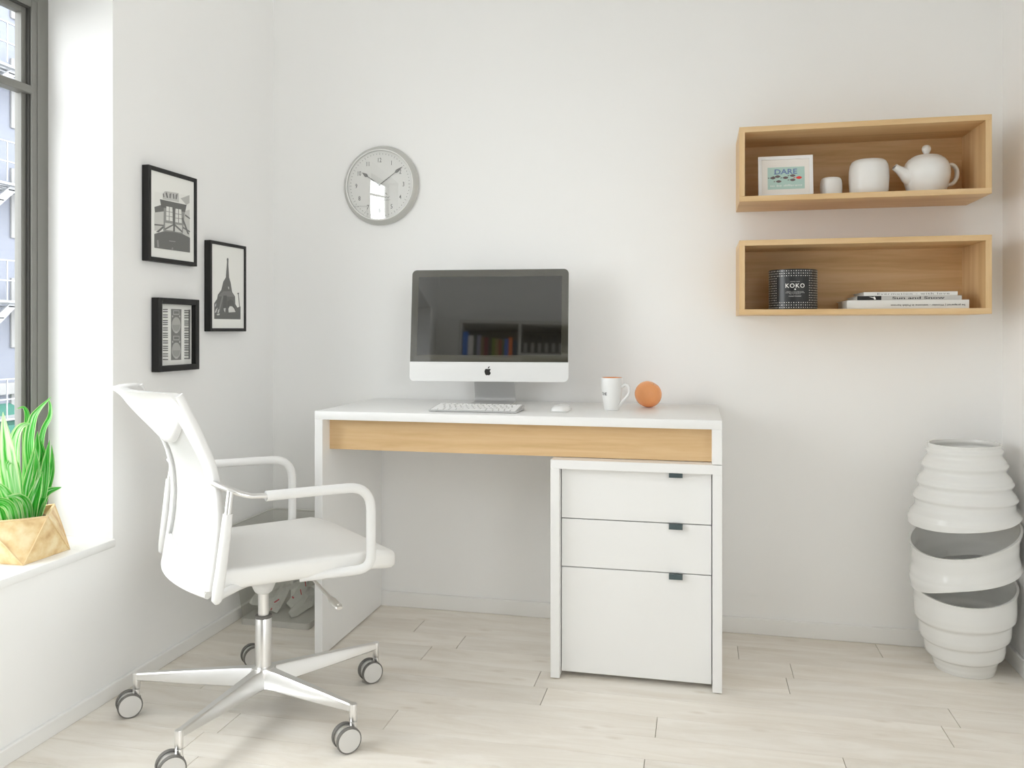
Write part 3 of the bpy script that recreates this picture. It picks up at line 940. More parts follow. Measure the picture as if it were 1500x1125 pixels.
def teapot():
    x, y = 0.672, 2.695
    r = thing('teapot', 'white ceramic teapot with round knob on the upper oak shelf', 'teapot', (x, y, SU))
    z = SU + 0.0003
    bm = BM()
    lathe(bm, [(0, 0), (0.047, 0), (0.050, 0.004), (0.057, 0.022), (0.064, 0.048), (0.066, 0.066), (0.064, 0.082), (0.058, 0.098), (0.050, 0.108), (0.043, 0.112), (0.040, 0.1115)], 48, (x, y, z))
    obj('body', bm, M_CERAM, r, smooth=60)
    bm = BM(); lathe(bm, [(0.0435, 0.1105), (0.0425, 0.1135), (0.033, 0.1185), (0.018, 0.1215), (0, 0.122)], 40, (x, y, z))
    lid = obj('lid', bm, M_CERAM, r, smooth=60)
    bm = BM(); lathe(bm, [(0, 0.120), (0.006, 0.120), (0.0065, 0.124), (0.0095, 0.128), (0.0125, 0.135), (0.0128, 0.141), (0.0105, 0.147), (0.006, 0.1505), (0, 0.1515)], 28, (x, y, z)); obj('knob', bm, M_CERAM, lid, smooth=60)
    d = Vector((-0.97, -0.24, 0)).normalized()
    b = Vector((x, y, z))
    bm = BM()
    pts = spline([b + d * 0.012 + Vector((0, 0, 0.047)), b + d * 0.048 + Vector((0, 0, 0.056)), b + d * 0.070 + Vector((0, 0, 0.068)), b + d * 0.084 + Vector((0, 0, 0.0765)), b + d * 0.097 + Vector((0, 0, 0.0845))], 6)
    n = len(pts)
    rr = [0.036, 0.0285, 0.0175, 0.0120, 0.0100]
    tube(bm, pts, [rr[min(int(i / 6), 3)] + (rr[min(int(i / 6), 3) + 1] - rr[min(int(i / 6), 3)]) * (i / 6 - min(int(i / 6), 3)) for i in range(n)], 24)
    obj('spout', bm, M_CERAM, r, smooth=60)
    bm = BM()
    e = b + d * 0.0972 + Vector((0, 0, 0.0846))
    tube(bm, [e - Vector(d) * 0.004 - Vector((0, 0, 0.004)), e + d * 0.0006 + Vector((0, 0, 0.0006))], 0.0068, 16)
    obj('painted_spout_hole', bm, mat('painted_shade_ceramic', rgb(150, 150, 148), 0.5), r)  # solid plug, its grey stands in for shade inside the spout
    bm = BM()
    h = -d
    pts = spline([b + h * 0.060 + Vector((0, 0, 0.090)), b + h * 0.078 + Vector((0, 0, 0.092)), b + h * 0.091 + Vector((0, 0, 0.078)), b + h * 0.092 + Vector((0, 0, 0.056)), b + h * 0.080 + Vector((0, 0, 0.036)), b + h * 0.056 + Vector((0, 0, 0.028))], 6)
    tube(bm, pts, 0.0058, 14, squash=1.5, ref=(0.24, -0.97, 0)); obj('handle', bm, M_CERAM, r, smooth=60)
teapot()

def candle():
    x, y, R, Hh = 0.288, 2.685, 0.0715, 0.122
    r = thing('candle', 'black cylindrical candle jar with white dots and lettering on the lower shelf', 'candle', (x, y, SL_))
    z = SL_ + 0.0003
    bm = BM(); lathe(bm, [(0, 0), (R - 0.001, 0), (R, 0.001), (R, Hh - 0.0008), (R - 0.0008, Hh), (R - 0.003, Hh), (R - 0.003, 0.095), (0, 0.095)], 64, (x, y, z))
    obj('jar', bm, mat('black_candle_glass', rgb(40, 41, 42), 0.28), r)
    bm = BM(); lathe(bm, [(0, 0.0951), (R - 0.0032, 0.0951), (R - 0.0032, 0.108), (0.003, 0.1075), (0, 0.1075)], 48, (x, y, z)); obj('wax', bm, mat('black_wax', rgb(48, 46, 45), 0.4), r)
    bm = BM(); tube(bm, [(x, y, z + 0.107), (x + 0.001, y, z + 0.118), (x + 0.003, y, z + 0.1245)], 0.0012, 6); obj('wick', bm, grey(190), r)
    face = math.radians(-90 - 4)          # direction the label faces
    def f(u, v, w):
        a = face + u / R
        return (x + (R + w) * math.cos(a), y + (R + w) * math.sin(a), z + v)
    bm = BM()
    nd = 64
    for i in range(nd):
        u = -PI * R + 2 * PI * R * i / nd
        for j in range(16):
            v = 0.0055 + j * (Hh - 0.011) / 15
            if abs(u + 0.002) < 0.0475 and 2.5 < j < 12.5: continue
            s = 0.0018 if (i + j) % 2 == 0 else 0.0013
            prism(bm, [(u - s, v), (u, v - s), (u + s, v), (u, v + s)], f, -0.0001, 0.00025)
    obj('dot_pattern', bm, M_WHITET, r, smooth=0)
    bm = BM()
    text(bm, 'KOKO', lambda u, v, w: f(u + 0.004, v + 0.0715, w + 0.0001), 0.0125, w=0.056, d=0.0003, bold=0.008, spacing=1.2)
    text(bm, 'SCENTED CANDLE', lambda u, v, w: f(u + 0.004, v + 0.0835, w + 0.0001), 0.0016, w=0.027)
    prism(bm, [(0.002, 0.0585), (0.006, 0.0585), (0.0062, 0.061), (0.004, 0.0632), (0.0018, 0.061)], f, 0, 0.0003)
    for v, w_ in ((0.0535, 0.052), (0.050, 0.057), (0.0465, 0.032)):
        text(bm, 'a warm scent of wood, spice and amber for the home' if w_ > 0.04 else 'burns for many hours', lambda u, vv, w, v=v: f(u + 0.004, vv + v, w + 0.0001), 0.0015, w=w_)
    text(bm, 'HAND POURED', lambda u, v, w: f(u + 0.004, v + 0.0395, w + 0.0001), 0.0020, w=0.036, bold=0.01)
    obj('lettering', bm, M_WHITET, r, smooth=0)
candle()

def book(label, x0, x1, y0, y1, z0, z1, cover, extra):
    r = thing('book', label, 'book', ((x0 + x1) / 2, (y0 + y1) / 2, z0), group='books stacked on the lower shelf')
    bm = BM()
    t = 0.0018
    box(bm, x0, x1, y0, y1, z0, z0 + t, 0.0004, 1); box(bm, x0, x1, y0, y1, z1 - t, z1, 0.0004, 1); box(bm, x0, x1, y0, y0 + 0.0025, z0 + t, z1 - t)
    obj('cover', bm, cover, r, smooth=0)
    bm = BM(); box(bm, x0 + 0.003, x1 - 0.003, y0 + 0.0025, y1 - 0.004, z0 + t, z1 - t); obj('pages', bm, mat('book_paper', rgb(214, 212, 205), 0.8, vary=0.04, vscale=300), r, smooth=0)
    extra(r, (x0 + x1) / 2, y0, (z0 + z1) / 2)
M_BOOKW = mat('white_book_cover', rgb(226, 226, 223), 0.45)
def spine1(r, xc, y, zc):
    bm = BM(); text(bm, 'be prepared | Wonder - welcome in Polish harvest', lambda u, v, w: (xc + 0.055 - u, y - 0.0001 - w, zc - 0.003 - v), 0.0052, w=0.200, bold=0.012)
    obj('spine_lettering', bm, M_DARKT, r, smooth=0)
def spine2(r, xc, y, zc):
    bm = BM(); text(bm, 'Sun and Snow', lambda u, v, w: (xc + 0.026 + u, y - 0.0001 - w, zc + v), 0.0068, w=0.142, bold=0.016)
    obj('spine_lettering', bm, M_DARKT, r, smooth=0)
    bm = BM(); box(bm, xc - 0.142, xc - 0.075, y - 0.0003, y + 0.0001, zc - 0.006, zc + 0.006); obj('spine_band', bm, M_BLACK, r, smooth=0)
    bm = BM(); prism(bm, [(-0.11, 0.0045), (-0.098, 0.0025), (-0.094, 0.0045), (-0.0915, 0.001), (-0.09, -0.004), (-0.0945, -0.0045), (-0.097, 0.0), (-0.103, 0.002)], lambda u, v, w: (xc + u, y - w, zc + v), 0.0002, 0.0005)
    obj('spine_emblem', bm, M_WHITET, r, smooth=0)
def spine3(r, xc, y, zc):
    bm = BM(); text(bm, 'Evermotion - with love', lambda u, v, w: (xc + 0.008 + u, y - 0.0001 - w, zc + v), 0.0056, w=0.196, spacing=1.15)
    obj('spine_lettering', bm, M_GREYT, r, smooth=0)
zb = SL_ + 0.0003
book('thick white book at the bottom of the stack on the lower shelf', 0.434, 0.766, 2.615, 2.800, zb, zb + 0.0255, M_BOOKW, spine1)
book('grey book with a black spine band in the middle of the stack', 0.463, 0.748, 2.620, 2.797, zb + 0.0257, zb + 0.0382, mat('pale_grey_cover', rgb(196, 194, 190), 0.45), spine2)
book('thin white book on top of the stack on the lower shelf', 0.482, 0.7375, 2.622, 2.795, zb + 0.0384, zb + 0.0500, M_BOOKW, spine3)

# ------------------------------------------------------------------ desk
def desk():
    x0, x1, y0, y1, zt, t = -1.1421, 0.0654, 2.3233, WB - 0.0135, 0.75, 0.0255
    r = thing('desk', 'white lacquered desk with a light oak front panel against the back wall', 'desk', ((x0 + x1) / 2, (y0 + y1) / 2, 0))
    bm = BM(); box(bm, x0, x1, y0, y1, zt - t, zt, 0.0012, 2); obj('desktop', bm, M_LACQ, r)
    bm = BM(); box(bm, x0, x0 + 0.0263, y0, y1, 0.0035, zt - t, 0.001, 1); obj('side_panel', bm, M_LACQ, r, smooth=0)
    bm = BM(); box(bm, x1 - 0.0271, x1, y0, y1, 0.6285, zt - t, 0.001, 1); obj('side_panel', bm, M_LACQ, r, smooth=0)
    bm = BM(); box(bm, x0 + 0.0263, x1 - 0.0271, 2.3741, 2.3921, 0.6285, zt - t); obj('front_panel', bm, M_OAKD, r, smooth=0, label='light oak front panel')
    bm = BM(); box(bm, x0 + 0.0263, x1 - 0.0271, y1 - 0.02, y1, 0.6285, zt - t); obj('back_rail', bm, M_LACQ, r, smooth=0)
    for y in (y0 + 0.03, y1 - 0.03):
        bm = BM(); lathe(bm, [(0, 0), (0.008, 0), (0.008, 0.0036), (0, 0.0036)], 16, (x0 + 0.0131, y, 0)); obj('foot', bm, M_FRAMED, r)
M_OAKD = wood_mat('desk_oak_veneer', rgb(190, 154, 106), rgb(214, 180, 134), rgb(228, 200, 158), axis='X', seed=9.2, ring=30)
desk()

def cabinet():
    x0, x1, y0, y1, zt, t = -0.4109, 0.0654, 2.3233, WB - 0.0145, 0.6268, 0.0258
    r = thing('drawer_unit', 'white three drawer cabinet under the right end of the desk', 'cabinet', ((x0 + x1) / 2, (y0 + y1) / 2, 0))
    bm = BM(); box(bm, x0, x1, y0, y1, zt - t, zt, 0.001, 1); obj('top_panel', bm, M_LACQ, r, smooth=0)
    for a in (x0, x1 - 0.0258):
        bm = BM(); box(bm, a, a + 0.0258, y0, y1, 0.0035, zt - t, 0.001, 1); obj('side_panel', bm, M_LACQ, r, smooth=0)
    bm = BM(); box(bm, x0 + 0.0258, x1 - 0.0258, y1 - 0.012, y1, 0.02, zt - t); obj('back_panel', bm, M_LACQ, r, smooth=0)
    bm = BM(); box(bm, x0 + 0.0258, x1 - 0.0258, 2.372, y1 - 0.012, 0.018, 0.034); obj('bottom_panel', bm, M_LACQ, r, smooth=0)
    for x in (x0 + 0.0129, x1 - 0.0129):
        for y in (y0 + 0.02, y1 - 0.02):
            bm = BM(); lathe(bm, [(0, 0), (0.009, 0), (0.009, 0.0036), (0, 0.0036)], 16, (x, y, 0)); obj('foot', bm, M_FRAMED, r)
    bm = BM(); lathe(bm, [(0, 0), (0.011, 0), (0.011, 0.018), (0, 0.018)], 16, (-0.1733, 2.40, 0)); obj('foot', bm, M_FRAMED, r)
    xa, xb = x0 + 0.0258 + 0.0022, x1 - 0.0258 - 0.0022
    mh = mat('dark_teal_grey_metal', rgb(86, 100, 104), 0.35, metal=0.5)
    for za, zb_ in ((0.4568, 0.5985), (0.3175, 0.4541), (0.0145, 0.3148)):
        bm = BM(); box(bm, xa, xb, 2.350, 2.368, za, zb_, 0.0012, 1)
        box(bm, xa + 0.006, xb - 0.006, 2.368, 2.62, za + 0.02, zb_ - 0.03)
        d = obj('drawer', bm, M_LACQ, r, smooth=0)
        bm = BM(); box(bm, -0.0784, -0.0409, 2.3385, 2.3500, zb_ - 0.0005, zb_ + 0.0012); box(bm, -0.0784, -0.0409, 2.3372, 2.3388, zb_ - 0.0128, zb_ + 0.0012, 0.0005, 1)
        obj('handle', bm, mh, d, smooth=0, label='dark grey metal tab handle')
cabinet()

# ------------------------------------------------------------------ things on the desk
def computer():
    r = thing('desktop_computer', 'silver all in one computer with a black glossy screen standing on the white desk', 'computer', (-0.668, 2.66, 0.75), math.radians(5.0))
    ti = math.radians(6.0)
    W, Hh = 0.5245, 0.3705
    def f(u, v, w):       # u across, v up, w backwards
        return (u - 0.004, -0.060 + v * math.sin(ti) + w * math.cos(ti), 0.0797 + v * math.cos(ti) - w * math.sin(ti))
    M_ALU = mat('bead_blasted_aluminium', (0.80, 0.80, 0.795, 1), 0.42, metal=0.25)
    bm = BM()
    out = round_rect(W, Hh, 0.017, 6, 0, Hh / 2)
    rings = []
    for s, w in ((1.0, 0.0), (1.0, 0.010), (0.975, 0.016), (0.86, 0.028), (0.62, 0.038), (0.3, 0.043)):
        rings.append([bm.verts.new(f(u * s, Hh / 2 + (v - Hh / 2) * s, w)) for u, v in out])
    n = len(out)
    for A, B in zip(rings[:-1], rings[1:]):
        for i in range(n): bm.faces.new((A[i], A[(i + 1) % n], B[(i + 1) % n], B[i]))
    bm.faces.new(rings[0]); bm.faces.new(rings[-1])
    body = obj('display_housing', bm, M_ALU, r, local=True, smooth=40)
    poly = []
    W2, R = W / 2 - 0.0012, 0.0155
    for sx in (1, -1):
        for i in range(7):
            a = math.radians((0 if sx > 0 else 90) + 15 * i)
            poly.append((sx * (W2 - R) + R * math.cos(a), Hh - 0.0012 - R + R * math.sin(a)))
    poly += [(-W2, 0.0640), (W2, 0.0640)]
    bm = BM(); prism(bm, poly, f, -0.0011, 0.002)
    sc = obj('screen', bm, mat('black_screen_glass', rgb(68, 66, 57), 0.03, ior=2.0), r, local=True, smooth=0, label='black glossy glass screen')
    bm = BM(); u0 = W / 2 - 0.0235
    prism(bm, [(-u0, 0.0865), (u0, 0.0865), (u0, Hh - 0.0245), (-u0, Hh - 0.0245)], f, -0.00125, -0.0008)
    obj('display_area', bm, mat('dark_display_glass', rgb(30, 28, 23), 0.03, ior=2.0), sc, local=True, smooth=0)
    # emblem on the chin: a bitten apple with a leaf
    def g(u, v): return (u * 0.0125 - 0.0005, 0.0325 + v * 0.0125)
    right = [(0.0, 0.62), (0.20, 0.70), (0.42, 0.74), (0.66, 0.66), (0.78, 0.52)]
    bite = [(0.60, 0.36), (0.54, 0.12), (0.60, -0.12), (0.82, -0.30)]
    low = [(0.74, -0.52), (0.58, -0.78), (0.42, -0.95), (0.26, -0.98), (0.10, -0.92), (0.0, -0.90)]
    left = [(-0.10, -0.92), (-0.26, -0.98), (-0.42, -0.95), (-0.62, -0.72), (-0.78, -0.40), (-0.86, -0.05), (-0.84, 0.30), (-0.70, 0.58), (-0.48, 0.72), (-0.22, 0.71)]
    shape = right + bite + low + left
    bm = BM(); prism(bm, [g(*p) for p in shape], f, -0.0005, 0.001)
    prism(bm, [g(*p) for p in ((-0.02, 0.78), (0.0, 0.98), (0.12, 1.18), (0.30, 1.34), (0.46, 1.38), (0.44, 1.18), (0.34, 0.98), (0.16, 0.82))], f, -0.0005, 0.001)
    obj('emblem', bm, M_BLACK, body, local=True, smooth=0, label='black apple emblem')
    bm = BM()
    prof = fillet([(-0.015, 0.185), (0.014, 0.150), (0.078, 0.004), (-0.085, 0.0035)], [0, 0.03, 0.022, 0], 8)
    hw = 0.0665
    P = [Vector((0, p.x, p.y)) for p in [Vector((a[0], a[1])) for a in prof]]
    t = 0.0035
    A, B, C_, D = [], [], [], []
    for i, p in enumerate(P):
        q = P[min(i + 1, len(P) - 1)] - P[max(i - 1, 0)]
        nrm = Vector((0, -q.z, q.y)).normalized() * t
        k = 1.0 + 0.10 * max(0.0, 1 - p.z / 0.05) * (1 if i < len(P) - 1 else 1)
        w_ = hw * min(k, 1.06)
        A.append(bm.verts.new((-w_, p.y, p.z))); B.append(bm.verts.new((w_, p.y, p.z)))
        C_.append(bm.verts.new((-w_, p.y + nrm.y, p.z + nrm.z))); D.append(bm.verts.new((w_, p.y + nrm.y, p.z + nrm.z)))
    for i in range(len(P) - 1):
        bm.faces.new((A[i], B[i], B[i + 1], A[i + 1])); bm.faces.new((C_[i], C_[i + 1], D[i + 1], D[i]))
        bm.faces.new((A[i], A[i + 1], C_[i + 1], C_[i])); bm.faces.new((B[i], D[i], D[i + 1], B[i + 1]))
    bm.faces.new((A[0], C_[0], D[0], B[0])); bm.faces.new((A[-1], B[-1], D[-1], C_[-1]))
    zmin = min(v.co.z for v in bm.verts)
    bmesh.ops.translate(bm, verts=bm.verts, vec=(0, 0, 0.0003 - zmin))
    obj('stand', bm, mat('stand_aluminium', (0.62, 0.62, 0.615, 1), 0.42, metal=0.3), r, local=True, smooth=40)
computer()

def keyboard():
    x0, x1, y0, y1 = -0.797, -0.522, 2.383, 2.494
    r = thing('keyboard', 'slim white and silver computer keyboard on the desk in front of the computer', 'keyboard', ((x0 + x1) / 2, (y0 + y1) / 2, 0.75))
    za, zb_ = 0.0060, 0.0165
    def zt(y): return 0.75 + za + (zb_ - za) * (y - y0) / (y1 - y0)
    bm = BM()
    pts = [(y0, 0.7515), (y0, zt(y0)), (y1, zt(y1)), (y1, 0.7515)]
    prism(bm, pts, lambda u, v, w: (w, u, v), x0, x1)
    bmesh.ops.bevel(bm, geom=bm.edges[:], offset=0.0012, segments=2, affect='EDGES')
    obj('body', bm, mat('keyboard_aluminium', (0.50, 0.50, 0.495, 1), 0.4, metal=0.1), r, smooth=40)
    for y in (y0 + 0.012, y1 - 0.012):
        bm = BM(); box(bm, x0 + 0.02, x1 - 0.02, y - 0.004, y + 0.004, 0.7501, 0.7516); obj('foot', bm, M_GREYR, r, smooth=0)
    mk = mat('white_key_plastic', (0.86, 0.86, 0.855, 1), 0.4)
    rows = [[1.25, 1, 1, 1.25, 5.2, 1.25, 1, 1, 1, 1], [2.1] + [1] * 10 + [2.1], [1.7] + [1] * 11 + [1.7], [1.5] + [1] * 12 + [1.3], [1] * 13 + [1.55], [1.0] * 14]
    pit = (y1 - y0 - 0.008) / 5.7
    cache = {}
    y = y0 + 0.0045
    for ri, row in enumerate(rows):
        hk = pit * (0.62 if ri == 5 else 0.86)
        unit = (x1 - x0 - 0.009) / sum(row)
        x = x0 + 0.0045
        for kw in row:
            w_ = kw * unit - 0.0034
            yc, xc = y + hk / 2, x + kw * unit / 2
            key = (round(w_, 5), round(hk, 5))
            if key not in cache:
                bm = BM(); box(bm, -w_ / 2, w_ / 2, -hk / 2, hk / 2, -0.0004, 0.0016, 0.0006, 1)
                o = obj('key', bm, mk, r, local=True, smooth=0)
                cache[key] = o
            else:
                o = cache[key].copy(); COL.objects.link(o); o.parent = r
            o.location = (xc - OFF[r.name].x, yc - OFF[r.name].y, zt(yc) - 0.75)
            o.rotation_euler = (math.atan2(zb_ - za, y1 - y0), 0, 0)
            x += kw * unit
        y += hk + pit * 0.14
keyboard()

def mouse():
    cx, cy = -0.4085, 2.495
    r = thing('computer_mouse', 'low white computer mouse on the desk right of the keyboard', 'mouse', (cx, cy, 0.75))
    def dome(bm, sx, sy, z0, h, n=40, m=8):
        rings = []
        for k in range(m + 1):
            q = k / m
            s = math.cos(q * PI / 2) ** 0.55 if k < m else 0
            z = z0 + h * math.sin(q * PI / 2)
            if k == m: rings.append([bm.verts.new((cx, cy, z))]); continue
            R = []
            for i in range(n):
                a = 2 * PI * i / n
                c_, s_ = math.cos(a), math.sin(a)
                R.append(bm.verts.new((cx + sx * s * math.copysign(abs(c_) ** 0.75, c_), cy + sy * s * math.copysign(abs(s_) ** 0.85, s_), z)))
            rings.append(R)
        bm.faces.new(rings[0])
        for A, B in zip(rings[:-1], rings[1:]):
            for i in range(n):
                if len(B) == 1: bm.faces.new((A[i], A[(i + 1) % n], B[0]))
                else: bm.faces.new((A[i], A[(i + 1) % n], B[(i + 1) % n], B[i]))
    bm = BM(); dome(bm, 0.0285, 0.0555, 0.7535, 0.0150); obj('shell', bm, mat('white_mouse_plastic', (0.84, 0.84, 0.84, 1), 0.2), r, smooth=60)
    bm = BM(); box(bm, cx - 0.0262, cx + 0.0262, cy - 0.052, cy + 0.052, 0.7503, 0.7540, 0.0012, 2); obj('base', bm, mat('mouse_base_grey', rgb(205, 205, 203), 0.35), r, smooth=40)
mouse()

def mug():
    cx, cy, z = -0.259, 2.553, 0.7502
    r = thing('coffee_mug', 'tall white mug with an orange inside and dark lettering on the desk', 'mug', (cx, cy, 0.75))
    Hh = 0.1005
    bm = BM()
    outp = [(0, 0.0), (0.0205, 0.0), (0.0222, 0.0012), (0.0235, 0.005), (0.0270, 0.025), (0.0302, 0.048), (0.0320, 0.07), (0.0328, 0.09), (0.0327, Hh - 0.001), (0.0320, Hh)]
    lathe(bm, [(a, b) for a, b in outp], 48, (cx, cy, z))
    body = obj('body', bm, M_CERAM, r, smooth=60)
    bm = BM(); lathe(bm, [(0.0320, Hh), (0.0312, Hh + 0.0002), (0.0303, Hh - 0.001), (0.0298, 0.07), (0.0245, 0.025), (0.018, 0.007), (0, 0.005)], 48, (cx, cy, z))
    obj('lining', bm, mat('orange_glaze', rgb(226, 148, 84), 0.3), r, smooth=60, label='orange glazed inside')
    b = Vector((cx, cy, z)); h = Vector((0.985, -0.17, 0)).normalized()
    up = Vector((0, 0, 1))
    pts = spline([b + h * 0.0315 + up * 0.072, b + h * 0.040 + up * 0.0795, b + h * 0.0495 + up * 0.079, b + h * 0.0555 + up * 0.068, b + h * 0.054 + up * 0.052, b + h * 0.044 + up * 0.038, b + h * 0.0325 + up * 0.026, b + h * 0.0240 + up * 0.014], 6)
    n = len(pts)
    bm = BM(); tube(bm, pts, [0.0043 + 0.0012 * abs(2 * i / (n - 1) - 1) for i in range(n)], 12, squash=1.5, ref=(0.17, 0.985, 0)); obj('handle', bm, M_CERAM, r, smooth=60)
    face = math.radians(-134)
    def f(u, v, w):
        R = 0.0303 + w + 0.06 * (v - 0.0475)
        a = face + u / 0.0308
        return (cx + R * math.cos(a), cy + R * math.sin(a), z + v)
    bm = BM(); text(bm, 'THE', lambda u, v, w: f(u, v + 0.0515, w - 0.0001), 0.0095, w=0.022, d=0.0006, bold=0.0)
    obj('lettering', bm, M_DARKT, r, smooth=0)
mug()

def orange():
    cx, cy, R = -0.155, 2.672, 0.0432
    r = thing('orange', 'ripe orange fruit on the desk beside the white mug', 'fruit', (cx, cy, 0.75))
    bm = BM(); bmesh.ops.create_uvsphere(bm, u_segments=48, v_segments=32, radius=R)
    tiltm = Matrix.Rotation(math.radians(28), 3, Vector((0.2, 1, 0)))
    for v in bm.verts:
        p = v.co
        q = math.sqrt(p.x ** 2 + p.y ** 2) / R
        if p.z > 0: p.z -= 0.0055 * math.exp(-(q / 0.22) ** 2)
        p.z *= 0.965
        a = math.atan2(p.y, p.x)
        k = 1 + 0.012 * math.cos(3 * a + 0.4)
        p.x *= k; p.y *= k
        v.co = tiltm @ p
    zm = min(v.co.z for v in bm.verts)
    bmesh.ops.translate(bm, verts=bm.verts, vec=(cx, cy, 0.7502 - zm))
    m = mat('orange_peel', rgb(243, 168, 112), 0.24, vary=0.10, vscale=18, bump=0.25, bscale=420)
    obj('peel', bm, m, r, smooth=60)
    c = Vector((cx, cy, 0.7502 - zm)) + tiltm @ Vector((0, 0, R * 0.965 - 0.0050))
    bm = BM(); lathe(bm, [(0, 0), (0.0026, 0.0), (0.0022, 0.0012), (0, 0.0016)], 10, c); obj('stem_scar', bm, mat('dry_green_stem', rgb(120, 110, 62), 0.8), r)
orange()

# ------------------------------------------------------------------ office chair
def chair():
    PSI = math.radians(48.24)
    cx, cy = -1.105, 1.9544
    r = thing('office_chair', 'white swivel office chair with mesh back and chrome base beside the desk', 'chair', (cx, cy, 0), PSI)
    def put(name, bm, m, parent=None, smooth=40, label=None): return obj(name, bm, m, parent or r, smooth=smooth, local=True, label=label)
    PZ = [.385, .40, .46, .52, .58, .64, .69, .734, .782, .836, .87]
    PA = [-.196, -.194, -.184, -.176, -.173, -.178, -.19, -.208, -.23, -.255, -.270]
    def prof(z):
        if z <= PZ[0]: return PA[0]
        for i in range(len(PZ) - 1):
            if z <= PZ[i + 1]:
                p0, p1, p2, p3 = PA[max(i - 1, 0)], PA[i], PA[i + 1], PA[min(i + 2, len(PA) - 1)]
                t = (z - PZ[i]) / (PZ[i + 1] - PZ[i])
                return 0.5 * (2 * p1 + (p2 - p0) * t + (2 * p0 - 5 * p1 + 4 * p2 - p3) * t * t + (3 * p1 - p0 - 3 * p2 + p3) * t ** 3)
        return PA[-1]
    def sm(t):
        t = max(0.0, min(1.0, t))
        return t * t * (3 - 2 * t)
    def back(l, z, off=0.0):
        b = 0.014 + 0.040 * sm((z - 0.64) / 0.20) + 0.018 * sm((0.50 - z) / 0.11)
        return Vector((prof(z) - b * (1 - (l / 0.2) ** 2) + off, l, z))
    # base
    R, H0 = 0.328, 0.107
    bm = BM(); lathe(bm, [(0, 0.070), (0.030, 0.070), (0.034, 0.075), (0.034, 0.112), (0.030, 0.121), (0.022, 0.123), (0, 0.123)], 32); put('hub', bm, M_CHROME)
    CA = math.radians(86.8)                      # axle direction of the casters
    ax, tr = Vector((math.cos(CA), math.sin(CA), 0)), Vector((-math.sin(CA), math.cos(CA), 0))
    for k in range(5):
        a = math.radians(194.136 - 48.24 + 72 * k)
        d, s = Vector((math.cos(a), math.sin(a), 0)), Vector((-math.sin(a), math.cos(a), 0))
        bm = BM()
        secs = []
        for t, wt, wb, zt, zb_ in ((0.018, 0.016, 0.026, 0.1205, 0.0735), (0.06, 0.013, 0.021, 0.1195, 0.0755), (0.20, 0.0105, 0.0145, 0.1135, 0.0815), (R - 0.004, 0.0085, 0.0095, 0.1072, 0.0890)):
            secs.append([bm.verts.new(d * t + s * x + Vector((0, 0, z))) for x, z in ((-wt, zt - 0.003), (-wt + 0.003, zt), (wt - 0.003, zt), (wt, zt - 0.003), (wb, zb_ + 0.003), (wb - 0.003, zb_), (-wb + 0.003, zb_), (-wb, zb_ + 0.003))])
        for A, B in zip(secs[:-1], secs[1:]):
            for i in range(8): bm.faces.new((A[i], A[(i + 1) % 8], B[(i + 1) % 8], B[i]))
        bm.faces.new(secs[0]); bm.faces.new(secs[-1])
        e = d * R
        lathe(bm, [(0, 0.0670), (0.0086, 0.0670), (0.0092, 0.068), (0.0092, 0.1055), (0.0085, 0.1072), (0, 0.1074)], 20, (e.x, e.y, 0))
        put('base_leg', bm, M_CHROME, smooth=35)
        bm = BM()
        lathe(bm, [(0, 0.040), (0.0082, 0.040), (0.0090, 0.043), (0.0090, 0.0648), (0.0075, 0.0660), (0.005, 0.0664), (0.005, 0.0675), (0, 0.0675)], 18, (e.x, e.y, 0))
        wc = e - tr * 0.0 + (tr * 0.017 if tr.dot(Vector((-1, 0, 0))) > 0 else -tr * 0.017) + Vector((0, 0, 0.0306))
        tube(bm, [e + Vector((0, 0, 0.046)), e * 0.6 + wc * 0.4 + Vector((0, 0, 0.008)), wc], [0.0065, 0.0068, 0.006], 10)
        tube(bm, [wc - ax * 0.0088, wc + ax * 0.0088], 0.0268, 28)
        cs = put('caster', bm, M_CHROME)
        for sd in (-1, 1):
            bm = BM()
            c0 = wc + ax * sd * 0.0150
            prof_w = [(0, -0.0055, 1), (0.0255, -0.0055, 1), (0.0272, -0.0062, 1), (0.0292, -0.0057, 0), (0.0305, -0.0030, 0), (0.0305, 0.0030, 0), (0.0296, 0.0057, 0), (0.0278, 0.0062, 0), (0.0270, 0.0057, 1), (0.024, 0.0061, 1), (0, 0.0065, 1)]
            n = 36
            rings = []
            for rr, w_, _m in prof_w:
                if rr == 0: rings.append([bm.verts.new(c0 + ax * sd * w_)])
                else: rings.append([bm.verts.new(c0 + ax * sd * w_ + (tr * math.cos(2 * PI * i / n) + Vector((0, 0, 1)) * math.sin(2 * PI * i / n)) * rr) for i in range(n)])
            for q in range(len(rings) - 1):
                A, B = rings[q], rings[q + 1]
                mi = 1 if (prof_w[q][2] and prof_w[q + 1][2]) else 0
                for i in range(n):
                    j = (i + 1) % n
                    if len(A) == 1: fc = bm.faces.new((A[0], B[i], B[j]))
                    elif len(B) == 1: fc = bm.faces.new((A[i], A[j], B[0]))
                    else: fc = bm.faces.new((A[i], A[j], B[j], B[i]))
                    fc.material_index = mi
            put('wheel', bm, [M_GREYR, M_WHEEL], cs, smooth=30)
    # column
    bm = BM(); lathe(bm, [(0, 0.118), (0.0205, 0.118), (0.0205, 0.2475), (0.0195, 0.249), (0, 0.249)], 32); put('gas_column', bm, M_CHROME)
    bm = BM(); lathe(bm, [(0.0135, 0.2485), (0.0215, 0.2485), (0.0225, 0.2505), (0.0222, 0.2535), (0.0195, 0.2555), (0.0135, 0.2555)], 32); put('column_ring', bm, M_GREYR)
    bm = BM(); lathe(bm, [(0, 0.2556), (0.0137, 0.2556), (0.0137, 0.322), (0, 0.322)], 28); put('piston', bm, M_CHROME)
